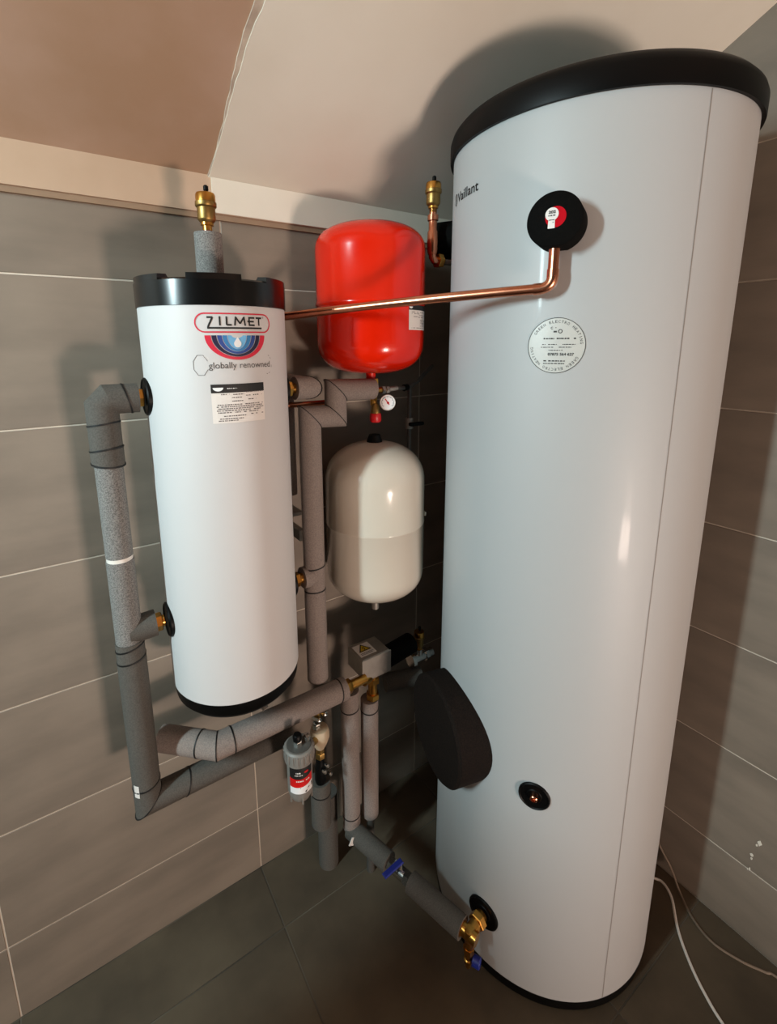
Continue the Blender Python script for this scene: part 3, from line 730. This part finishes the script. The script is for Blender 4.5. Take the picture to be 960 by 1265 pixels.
# upper run under the tank to the three-way valve
urn = thing('lagged_pipe', 'grey lagged pipe running under the buffer tank to the diverter valve', 'pipe', (0.38, 0.94, 0.695))
lag_run(urn, [(0.105, 1.03, 0.700), (0.205, 0.94, 0.697), (0.535, 0.94, 0.695)], 0.0285, 'lag_warm', seam_at=((0, 0.70, (0, 0, 0)), (1, 0.10, (0, 0, 0.0)), (1, 0.94, (0, 0, -0.1))))
m_ = M(); hexnut(m_, (0.535, 0.94, 0.695), (1, 0, 0), 0.019, 0.018); m_.seg((0.548, 0.94, 0.695), (0.60, 0.94, 0.695), 0.012, n=18); m_.build('union', MT['brass'], urn, ang=30)
# pipe with the double bend between the tanks
mp = thing('lagged_pipe', 'grey lagged pipe with a stepped double bend between buffer tank and vessels', 'pipe', (0.478, 0.98, 0.72))
lag_run(mp, [(0.478, 0.98, 0.725), (0.478, 0.98, 0.968)], 0.0268, 'lag_warm')
lag_run(mp, [(0.478, 0.98, 0.968), (0.478, 0.98, 1.412), (0.548, 0.98, 1.408), (0.548, 0.98, 1.470), (0.655, 0.98, 1.467)], 0.0262, 'lag_warm', seam_at=((0, 0.02, (0.0, 0.1, 0)), (0, 0.16, (-0.1, 0.1, 0))))
lag_run(mp, [(0.444, 0.98, 1.017), (0.478, 0.98, 1.017)], 0.0262, 'lag_warm')
m_ = M(); m_.seg((0.4240, 0.98, 1.017), (0.446, 0.98, 1.017), 0.012, n=18); hexnut(m_, (0.424, 0.98, 1.017), (1, 0, 0), 0.018, 0.012); m_.build('union', MT['brass'], mp, ang=30)
rp_ = thing('lagged_pipe', 'grey lagged elbow at the upper right port of the buffer tank', 'pipe', (0.47, 1.0, 1.48))
lag_run(rp_, [(0.444, 0.984, 1.480), (0.474, 0.984, 1.480), (0.474, 1.118, 1.480), (0.474, 1.118, 1.19)], 0.0262, 'lag_warm')
m_ = M(); m_.seg((0.4240, 0.984, 1.48), (0.446, 0.984, 1.48), 0.012, n=18); hexnut(m_, (0.424, 0.984, 1.48), (1, 0, 0), 0.018, 0.012); m_.build('union', MT['brass'], rp_, ang=30)
cs = thing('copper_pipe', 'short piece of bare copper pipe behind the stepped lagged pipe', 'pipe', (0.5, 1.03, 1.44))
M().seg((0.43, 1.03, 1.436), (0.60, 1.03, 1.436), 0.0065, n=14).build('length', MT['copper'], cs)
# two drops below the valve and the diagonal run to the cylinder
d1 = thing('lagged_pipe', 'grey lagged drop pipe left of the two under the diverter valve', 'pipe', (0.573, 0.98, 0.19))
lag_run(d1, [(0.573, 0.98, 0.645), (0.573, 0.98, 0.190)], 0.0255, 'lag_warm', seam_at=((0, 0.12, (0.1, 0.05, 0)), (0, 0.90, (0.05, 0, 0))))
d2 = thing('lagged_pipe', 'grey lagged drop pipe directly below the diverter valve', 'pipe', (0.630, 0.968, 0.0))
lag_run(d2, [(0.630, 0.968, 0.600), (0.630, 0.968, 0.21)], 0.0248, 'lag_warm', seam_at=((0, 0.08, (0.05, 0.05, 0)),))
M().seg((0.630, 0.968, 0.22), (0.630, 0.968, 0.0), 0.012, n=16).build('pipe_end', MT['pvc_dark'], d2)
tb = TW.p(191.5, 0.18, 0.062)
dg = thing('lagged_pipe', 'grey lagged pipe slanting from the drop pipe to the drain tee of the tall cylinder', 'pipe', (0.6, 0.8, 0.18))
A = Vector((0.573, 0.968, 0.182)); B = Vector((tb.x - 0.004, tb.y + 0.012, 0.18)); dv = (B - A).normalized()
lag_run(dg, [A - dv * 0.012, A.lerp(B, 0.36)], 0.0262, 'lag_dark')
lag_run(dg, [A.lerp(B, 0.56), A.lerp(B, 0.985)], 0.0262, 'lag_dark')
C0 = A.lerp(B, 0.46)
M().seg(A.lerp(B, 0.34), C0 - dv * 0.034, 0.011, n=16).build('pipe', MT['copper'], dg); M().seg(C0 + dv * 0.034, A.lerp(B, 0.58), 0.011, n=16).build('pipe', MT['copper'], dg)
lb_ = M(); lb_.box((0.553, 0.943, 0.185), (0.016, 0.002, 0.024), Matrix.Rotation(0.5, 3, 'Y')); lb_.build('paper_flag', MT['paper'], dg, smooth=False)
# ball valve with blue lever on the diagonal run
C0 = A.lerp(B, 0.46)
bvv = thing('ball_valve', 'ball valve with blue lever on the slanting grey pipe', 'valve', C0)
m_ = M(); m_.seg(C0 - dv * 0.020, C0 + dv * 0.020, 0.0165, n=20); hexnut(m_, C0 - dv * 0.034, dv, 0.019, 0.016); hexnut(m_, C0 + dv * 0.018, dv, 0.019, 0.016)
m_.build('body', MT['chrome'], bvv, ang=30)
side = dv.cross(Vector((0, 0, 1))).normalized()          # towards the left and the camera
side = -side if side.y > 0 else side
M().seg(C0 + Vector((0, 0, 0.012)), C0 + Vector((0, 0, 0.034)), 0.007, n=12).build('stem', MT['chrome'], bvv)
lvr = Vector((-1.0, -0.05, -0.06)).normalized()
m_ = M(); Rm = lvr.to_track_quat('X', 'Z').to_matrix()
m_.box(C0 + lvr * 0.024 + Vector((0, 0, 0.033)), (0.062, 0.016, 0.006), Rm, bev=0.002); m_.build('lever', MT['blue_plastic'], bvv, smooth=False)
# drop beside the filter reaching the floor
fd = thing('lagged_pipe', 'dark lagged pipe standing on the floor behind the filter', 'pipe', (0.53, 1.05, 0.0))
lag_run(fd, [(0.535, 1.06, 0.0), (0.535, 1.06, 0.26)], 0.030, 'lag_dark')
fd2 = thing('lagged_pipe', 'dark lagged pipe sleeve hanging below the filter isolating valve', 'pipe', (0.478, 0.985, 0.30))
lag_run(fd2, [(0.478, 0.985, 0.26), (0.478, 0.985, 0.405)], 0.0275, 'lag_dark', seam_at=((0, 0.72, (0.1, 0, 0)),))

# ------------------------------------------------------------------ drain tee at the foot of the cylinder
dt = thing('drain_tee', 'brass drain tee with blue cap at the foot of the tall cylinder', 'valve', (tb.x, tb.y, 0.18))
nn = tn(191.5)
m_ = M(); m_.seg(TW.p(191.5, 0.18, 0.0075), tb, 0.015, n=20); hexnut(m_, TW.p(191.5, 0.18, 0.018), nn, 0.021, 0.016)
m_.build('spigot', MT['brass'], dt, ang=30)
m_ = M(); m_.seg(tb - dv * 0.024, tb + dv * 0.020, 0.0155, n=20); m_.seg(tb - dv * 0.030, tb - dv * 0.018, 0.0195, n=20)
m_.lathe([(0.0, -0.018), (0.012, -0.015), (0.017, 0), (0.012, 0.014), (0.0, 0.017)], 20, Matrix.Translation(tb), caps=False)
m_.build('body', MT['brass'], dt, ang=30)
m_ = M(); m_.seg(tb + Vector((0, 0, -0.012)), tb + Vector((0, 0, -0.042)), 0.0105, n=16); hexnut(m_, tb + Vector((0, 0, -0.056)), (0, 0, 1), 0.0135, 0.016)
m_.lathe([(0.008, 0), (0.008, -0.020), (0.0105, -0.022), (0.0105, -0.030), (0.007, -0.032), (0.007, -0.046), (0, -0.046)], 16, Matrix.Translation(tb + Vector((0, 0, -0.054))), caps=False)
m_.build('drain_cock', MT['brass'], dt, ang=30)
side2 = Vector((0.45, -0.85, 0)).normalized()
pcap = tb + Vector((0, 0, -0.072)) + side2 * 0.010
M().lathe([(0.0075, 0), (0.0125, 0.002), (0.0125, 0.018), (0.010, 0.020), (0, 0.020)], 16, align(pcap, side2)).build('blue_cap', MT['blue_plastic'], dt)

# ------------------------------------------------------------------ diverter valve
dvv = thing('diverter_valve', 'silver motorised diverter valve with yellow warning sticker', 'valve', (0.637, 0.962, 0.62))
Rz = Matrix.Rotation(R_(0), 3, 'Z')
bx_ = M(); bx_.box((0.640, 0.985, 0.716), (0.090, 0.075, 0.058), bev=0.002); bx_.build('actuator', MT['steel'], dvv, smooth=False)
bx_ = M(); bx_.box((0.640, 0.9455, 0.712), (0.094, 0.003, 0.066), bev=0.001); bx_.build('face_plate', MT['steel'], dvv, smooth=False)
w_ = M(); w_.box((0.625, 0.985, 0.7458), (0.050, 0.050, 0.0012)); ws = w_.build('warning_sticker', MT['paper'], dvv, smooth=False)
ft = lambda u, v: Vector((0.625 + u, 0.985 + v, 0.7470)); ft2 = lambda u, v: Vector((0.625 + u, 0.985 + v, 0.7474))
w_ = M(); w_.cur = 0; fill(w_, ft, [(-0.020, -0.008), (0.020, -0.008), (0.0, 0.023)]); w_.cur = 1; stroke(w_, ft2, [(-0.017, -0.006), (0.017, -0.006), (0.0, 0.020)], 0.003, True)
stroke(w_, ft2, [(0.003, 0.010), (-0.003, 0.004), (0.003, 0.002), (-0.001, -0.004)], 0.002); bars(w_, ft, -0.02, 0.02, -0.016, 0.002, 60, .9); bars(w_, ft, -0.02, 0.015, -0.021, 0.002, 61, .9)
w_.build('warning_print', [MT['yellow'], MT['ink']], ws, smooth=False)
m_ = M(); m_.seg((0.637, 0.962, 0.690), (0.637, 0.962, 0.655), 0.017, n=20); hexnut(m_, (0.637, 0.962, 0.655), (0, 0, 1), 0.020, 0.016); m_.seg((0.637, 0.962, 0.656), (0.637, 0.962, 0.605), 0.013, n=20); hexnut(m_, (0.637, 0.962, 0.604), (0, 0, 1), 0.019, 0.016)
m_.seg((0.598, 0.95, 0.680), (0.637, 0.962, 0.680), 0.014, n=18)
m_.build('brass_body', MT['brass'], dvv, ang=30)
# black lagged pipe from the valve to the cylinder, fittings of the third vent
bl = thing('black_lagged_pipe', 'black lagged pipe from the diverter valve to the tall cylinder', 'pipe', (0.75, 1.0, 0.69))
lag_run(bl, [(0.690, 0.985, 0.69), (0.80, 1.0, 0.69)], 0.030, 'black_matt', seam=False)
tf = thing('tee_fitting', 'nickel tee fitting below the small air vent', 'fitting', (0.834, 1.0, 0.63))
m_ = M(); m_.seg((0.800, 1.0, 0.628), (0.812, 1.0, 0.628), 0.022, n=18); m_.seg((0.812, 1.0, 0.628), (0.885, 1.0, 0.628), 0.014, n=18); m_.seg((0.834, 1.0, 0.628), (0.834, 1.0, 0.657), 0.011, n=16); hexnut(m_, (0.855, 1.0, 0.628), (1, 0, 0), 0.019, 0.014)
m_.build('tee', MT['chrome'], tf, ang=30)
lp = thing('lagged_pipe', 'grey lagged stub end pointing at the black flange cover', 'pipe', (0.75, 1.02, 0.57))
lag_run(lp, [(0.72, 1.02, 0.575), (0.83, 0.985, 0.575)], 0.0265, 'lag_dark')

# ------------------------------------------------------------------ pressure gauge and safety group
sg_ = thing('safety_group', 'brass safety group with red knob and pressure gauge under the red vessel', 'gauge', (0.661, 0.985, 1.44))
m_ = M(); hexnut(m_, (0.661, 0.985, 1.474), (0, 0, 1), 0.0125, 0.018); m_.seg((0.661, 0.985, 1.478), (0.661, 0.985, 1.425), 0.009, n=16); m_.seg((0.661, 0.985, 1.462), (0.70, 0.985, 1.462), 0.007, n=14)
m_.build('tee', MT['brass'], sg_, ang=30)
m_ = M(); hexnut(m_, (0.684, 0.985, 1.462), (1, 0, 0), 0.0105, 0.010); hexnut(m_, (0.697, 0.985, 1.462), (1, 0, 0), 0.0095, 0.010); m_.seg((0.70, 0.985, 1.462), (0.735, 0.987, 1.464), 0.006, n=14); m_.build('hose_tail', MT['steel'], sg_, ang=30)
M().lathe([(0.006, 0.026), (0.010, 0.020), (0.0125, 0.004), (0.0125, 0.0)], 20, Matrix.Translation((0.661, 0.978, 1.404)), caps=False).build('bonnet', MT['brass_dull'], sg_)
kn = M().lathe([(0.011, 0.004), (0.0135, 0.002), (0.0145, -0.004), (0.0145, -0.016), (0.012, -0.020), (0, -0.020)], 20, Matrix.Translation((0.661, 0.978, 1.403)), caps=False); kn.build('knob', MT['red_plastic'], sg_)
ga = Vector((0.673, 0.942, 1.435)); gd = Vector((-0.50, -0.84, 0.18)).normalized()
gb = M().lathe([(0.004, -0.045), (0.004, -0.012), (0.0185, -0.012), (0.0195, -0.008), (0.0195, 0.003), (0.0180, 0.005), (0.0172, 0.003)], 32, align(ga, gd), caps=False)
gauge = gb.build('gauge_case', MT['white_plastic'], sg_)
gx = Vector((-gd.y, gd.x, 0)).normalized(); gy = gd.cross(gx)
fg = lambda u, v: ga + gx * u + gy * v + gd * 0.0032; fg2 = lambda u, v: ga + gx * u + gy * v + gd * 0.0040
m_ = M(); fill(m_, fg, [(0.0175 * math.cos(R_(12 * k)), 0.0175 * math.sin(R_(12 * k))) for k in range(30)]); dial = m_.build('dial', MT['white'], gauge, smooth=False)
m_ = M(); m_.cur = 0; ring2(m_, fg2, 0, 0, 0.0142, 0.0150, -40, 220, 24); 
for k in range(9):
    a = R_(-40 + 260 * k / 8); stroke(m_, fg2, [(0.0125 * math.cos(a), 0.0125 * math.sin(a)), (0.0148 * math.cos(a), 0.0148 * math.sin(a))], 0.0007)
m_.cur = 1; stroke(m_, fg2, [(0.004, -0.006), (-0.006, 0.009)], 0.0022); ring2(m_, fg2, 0.001, -0.001, 0, 0.003, 0, 360, 12)
m_.build('needle', [MT['soft_ink'], MT['red_plastic']], dial, smooth=False)
hs = thing('flexible_hose', 'thin braided flexible hose curving right from the safety group', 'hose', (0.8, 1.0, 1.47))
hp = [(0.733, 0.987, 1.464), (0.755, 0.992, 1.462), (0.775, 0.998, 1.463), (0.80, 1.005, 1.467), (0.83, 1.015, 1.478), (0.86, 1.025, 1.494), (0.895, 1.035, 1.515)]
M().tube(hp, 0.0058, 10).build('hose', MT['pvc_dark'], hs)
m_ = M(); m_.seg((0.764, 0.995, 1.462), (0.778, 0.999, 1.463), 0.009, n=12); m_.build('ferrule', MT['black'], hs)
fp = thing('filling_pipe', 'thin grey pipe with black tap in the dark gap right of the vessels', 'pipe', (0.80, 1.02, 1.25))
M().seg((0.803, 1.02, 1.458), (0.803, 1.02, 1.20), 0.006, n=12).build('pipe', MT['pvc_dark'], fp)
m_ = M(); m_.seg((0.803, 1.02, 1.375), (0.803, 1.02, 1.345), 0.011, n=14); m_.build('tap_body', MT['steel'], fp)
m_ = M(); m_.box((0.812, 1.0, 1.36), (0.045, 0.012, 0.010), bev=0.002); m_.build('tap_lever', MT['black'], fp, smooth=False)

# ------------------------------------------------------------------ magnetic filter and its isolating valve
FX, FY = 0.371, 0.872
fl_ = thing('magnetic_filter', 'grey magnetic filter canister with red and black label', 'filter', (FX, FY, 0.42))
mF = Matrix.Translation((FX, FY, 0))
M().lathe([(0.022, 0.415), (0.026, 0.425), (0.0295, 0.440), (0.0295, 0.545)], 36, mF).build('canister', MT['pvc_grey'], fl_)
for k in range(6):
    a = R_(60 * k + 15); M().box((FX + 0.0275 * math.cos(a), FY + 0.0275 * math.sin(a), 0.43), (0.004, 0.003, 0.03), Matrix.Rotation(a, 3, 'Z')).build('rib', MT['pvc_grey'], fl_, smooth=False)
cp_ = M().lathe([(0.034, 0.540), (0.0345, 0.543), (0.0345, 0.577), (0.031, 0.581), (0.0, 0.583)], 40, mF, caps=False).build('screw_collar', MT['pvc_grey'], fl_)
for k in range(20):
    a = R_(18 * k + 4); M().box((FX + 0.0349 * math.cos(a), FY + 0.0349 * math.sin(a), 0.562), (0.0022, 0.0055, 0.026), Matrix.Rotation(a, 3, 'Z'), bev=0.0006).build('grip_rib', MT['pvc_grey'], cp_, smooth=False)
M().lathe([(0.028, 0.0), (0.028, 0.004), (0.012, 0.007), (0.0, 0.007)], 32, Matrix.Translation((FX, FY, 0.580)), caps=False).build('top_disc', MT['pvc_dark'], fl_)
hm = M(); hexnut(hm, (FX - 0.004, FY - 0.004, 0.586), (0, 0, 1), 0.0105, 0.014); hm.build('nut', MT['chrome'], fl_, smooth=False)
M().lathe([(0.010, 0.0), (0.0105, 0.014), (0.008, 0.018), (0, 0.018)], 20, Matrix.Translation((FX - 0.004, FY - 0.002, 0.600)), caps=False).build('magnet_cap', MT['black'], fl_)
m_ = M(); m_.lathe([(0.007, 0.0), (0.007, 0.008), (0.0085, 0.009), (0.0085, 0.020), (0.004, 0.0215), (0, 0.020)], 18, Matrix.Translation((FX + 0.019, FY - 0.004, 0.583)), caps=False); m_.build('bleed_screw', MT['chrome'], fl_)
FWp = Wrap((FX, FY), 0.0298); lm = M(); f = FWp.uv(252, 0.452, 0.0003); uL = 0.058
def band(mi, lo, hi):
    lm.cur = mi; k = 16
    for i in range(k):
        a = -uL / 2 + uL * i / k; b = -uL / 2 + uL * (i + 1) / k
        lm.add([f(a, lo(a)), f(b, lo(b)), f(b, hi(b)), f(a, hi(a))], [[0, 1, 2, 3]])
sw1 = lambda u: 0.054 - 0.006 * math.cos(u / uL * 3.1) + 0.10 * u
sw2 = lambda u: 0.026 - 0.004 * math.cos(u / uL * 3.1) + 0.14 * u
band(0, sw1, lambda u: 0.086); band(1, sw2, sw1); band(2, lambda u: 0.0, sw2)
flb = lm.build('label', [MT['ink'], MT['red_label'], MT['white']], fl_)
lm = M(); f = FWp.uv(252, 0.452, 0.0008)
lm.cur = 0; ring2(lm, f, 0.012, 0.069, 0, 0.0055, 0, 360, 12, 0.6)
lm.cur = 1; bars(lm, f, -0.015, 0.004, 0.060, 0.0025, 71, 1.0); bars(lm, f, -0.012, 0.0, 0.067, 0.004, 72, .7); bars(lm, f, -0.012, 0.022, 0.040, 0.004, 73, .8)
lm.cur = 2; fill(lm, f, [(-0.004, 0.020), (0.010, 0.002), (0.029, 0.010), (0.029, 0.024)])
lm.cur = 1; rect(lm, lambda u, v: FWp.uv(252, 0.452, 0.0012)(u, v + 0.3 * u), 0.010, 0.006, 0.016, 0.010, 2); rect(lm, lambda u, v: FWp.uv(252, 0.452, 0.0012)(u, v + 0.3 * u), 0.019, 0.007, 0.026, 0.010, 2)
lm.build('label_print', [MT['red_plastic'], MT['paper'], MT['ink']], flb, smooth=False)
fl_.location.z = 0.534; fl_.scale = (1.0, 1.0, 0.83)
fv_ = thing('isolating_valve', 'brown brass isolating valve assembly right behind the filter', 'valve', (0.470, 0.97, 0.40))
VX, VY = 0.472, 0.968
M().lathe([(0.012, 0.590), (0.022, 0.585), (0.026, 0.572), (0.026, 0.560), (0.019, 0.540), (0.012, 0.525)], 28, Matrix.Translation((VX, VY, 0)), caps=True).build('bowl', MT['cream_valve'], fv_)
m_ = M(); m_.seg((VX, VY, 0.53), (VX, VY, 0.500), 0.0105, n=16); hexnut(m_, (VX, VY, 0.495), (0, 0, 1), 0.0135, 0.016); m_.build('stem', MT['brass_dull'], fv_, ang=30)
hm = M(); hexnut(hm, (VX - 0.008, VY, 0.588), (0, 0, 1), 0.0105, 0.016); hm.build('nut', MT['chrome'], fv_, smooth=False)
m_ = M(); m_.lathe([(0.014, 0), (0.016, 0.01), (0.016, 0.05), (0.012, 0.06), (0.012, 0.09)], 20, Matrix.Translation((VX + 0.004, VY + 0.01, 0.405))); m_.build('body', MT['black'], fv_)
for (dx, dz) in ((0.012, 0.470), (0.020, 0.440), (0.004, 0.455)):
    M().lathe([(0.005, 0), (0.005, 0.010), (0.003, 0.012), (0, 0.012)], 12, align((VX + dx, VY - 0.008, dz), (0.1, -1, 0.2)), caps=False).build('screw', MT['chrome'], fv_)
for (dx, dz) in ((0.014, 0.622), (-0.004, 0.612)):
    M().lathe([(0.006, -0.02), (0.006, 0.010), (0.003, 0.012), (0, 0.012)], 12, align((VX + dx, VY + 0.0, dz), (0.2, -1, 0.3)), caps=False).build('screw', MT['chrome'], fv_)
M().seg((VX, VY + 0.01, 0.60), (VX, VY + 0.01, 0.66), 0.009, n=12).build('inlet', MT['brass_dull'], fv_)
M().seg((0.382, 0.905, 0.60), (VX, VY, 0.56), 0.009, n=12).build('crossover', MT['brass_dull'], fv_)
# pipe clips on the wall beside the vessels
for z, lab in ((1.153, 'upper small grey pipe clip on the wall between buffer tank and stepped pipe'), (1.092, 'lower small grey pipe clip on the wall between buffer tank and stepped pipe')):
    pcl = M()
    if z > 1.12: pcl.box((0.470, 1.105, z), (0.034, 0.104, 0.010), bev=0.002)
    else: pcl.box((0.482, 1.105, z), (0.016, 0.104, 0.030), bev=0.002)
    o = pcl.build('pipe_clip', MT['steel'], origin=(0.47, 1.05, z), smooth=False); tag(o, lab, 'clip', 'small clips by the stepped pipe')

# ------------------------------------------------------------------ cables on the floor
def bez(P, k=8):
    out = []; P = [Vector(p) for p in P]
    for i in range(len(P) - 1):
        a = P[max(i - 1, 0)]; b = P[i]; c = P[i + 1]; d = P[min(i + 2, len(P) - 1)]
        for j in range(k):
            t = j / k; out.append(0.5 * ((2 * b) + (c - a) * t + (2 * a - 5 * b + 4 * c - d) * t * t + (3 * b - a - 3 * c + d) * t ** 3))
    out.append(P[-1]); return out
wc = M().tube(bez([(1.29, 0.52, 0.004), (1.322, 0.476, 0.004), (1.330, 0.453, 0.004), (1.310, 0.422, 0.004), (1.259, 0.387, 0.004), (1.223, 0.357, 0.004), (1.184, 0.314, 0.004), (1.156, 0.273, 0.004), (1.137, 0.236, 0.004), (1.11, 0.16, 0.004), (1.08, 0.02, 0.004)]), 0.0035, 10).build('cable', MT['white_plastic'], origin=(1.2, 0.35, 0))
tag(wc, 'white cable curving across the floor right of the tall cylinder', 'cable')
gc = M().tube(bez([(1.33, 0.62, 0.30), (1.366, 0.54, 0.16), (1.367, 0.491, 0.078), (1.364, 0.452, 0.036), (1.345, 0.416, 0.004), (1.306, 0.366, 0.004), (1.290, 0.312, 0.004), (1.307, 0.254, 0.004), (1.332, 0.211, 0.004), (1.345, 0.185, 0.004), (1.35, 0.05, 0.004)]), 0.0032, 10).build('cable', MT['grey_cable'], origin=(1.33, 0.4, 0))
tag(gc, 'brown grey cable drooping down the right wall onto the floor', 'cable')

# ------------------------------------------------------------------ unseen cabinet added left of the frame to cast a floor shadow
cb = thing('shadow_cupboard', 'plain grey cabinet with two doors, out of view, added to shade the floor', 'shadow_cupboard', (-0.70, 0.06, 0))
m_ = M(); m_.box((-0.70, 0.06, 0.63), (0.46, 1.02, 1.10), bev=0.002); m_.build('body', MT['pvc_grey'], cb, smooth=False)
m_ = M(); m_.box((-0.71, 0.06, 0.04), (0.40, 0.98, 0.08)); m_.build('plinth', MT['pvc_dark'], cb, smooth=False)
m_ = M(); m_.box((-0.69, 0.06, 1.195), (0.50, 1.05, 0.03), bev=0.003); m_.build('worktop', MT['pvc_dark'], cb, smooth=False)
for y_ in (-0.195, 0.315):
    m_ = M(); m_.box((-0.461, y_, 0.63), (0.018, 0.50, 1.08), bev=0.002); dr = m_.build('door', MT['pvc_grey'], cb, smooth=False)
    m_ = M(); m_.tube([(-0.455, y_ - 0.06, 0.90), (-0.430, y_ - 0.055, 0.90), (-0.430, y_ + 0.055, 0.90), (-0.455, y_ + 0.06, 0.90)], 0.005, 8); m_.build('handle', MT['steel'], dr)
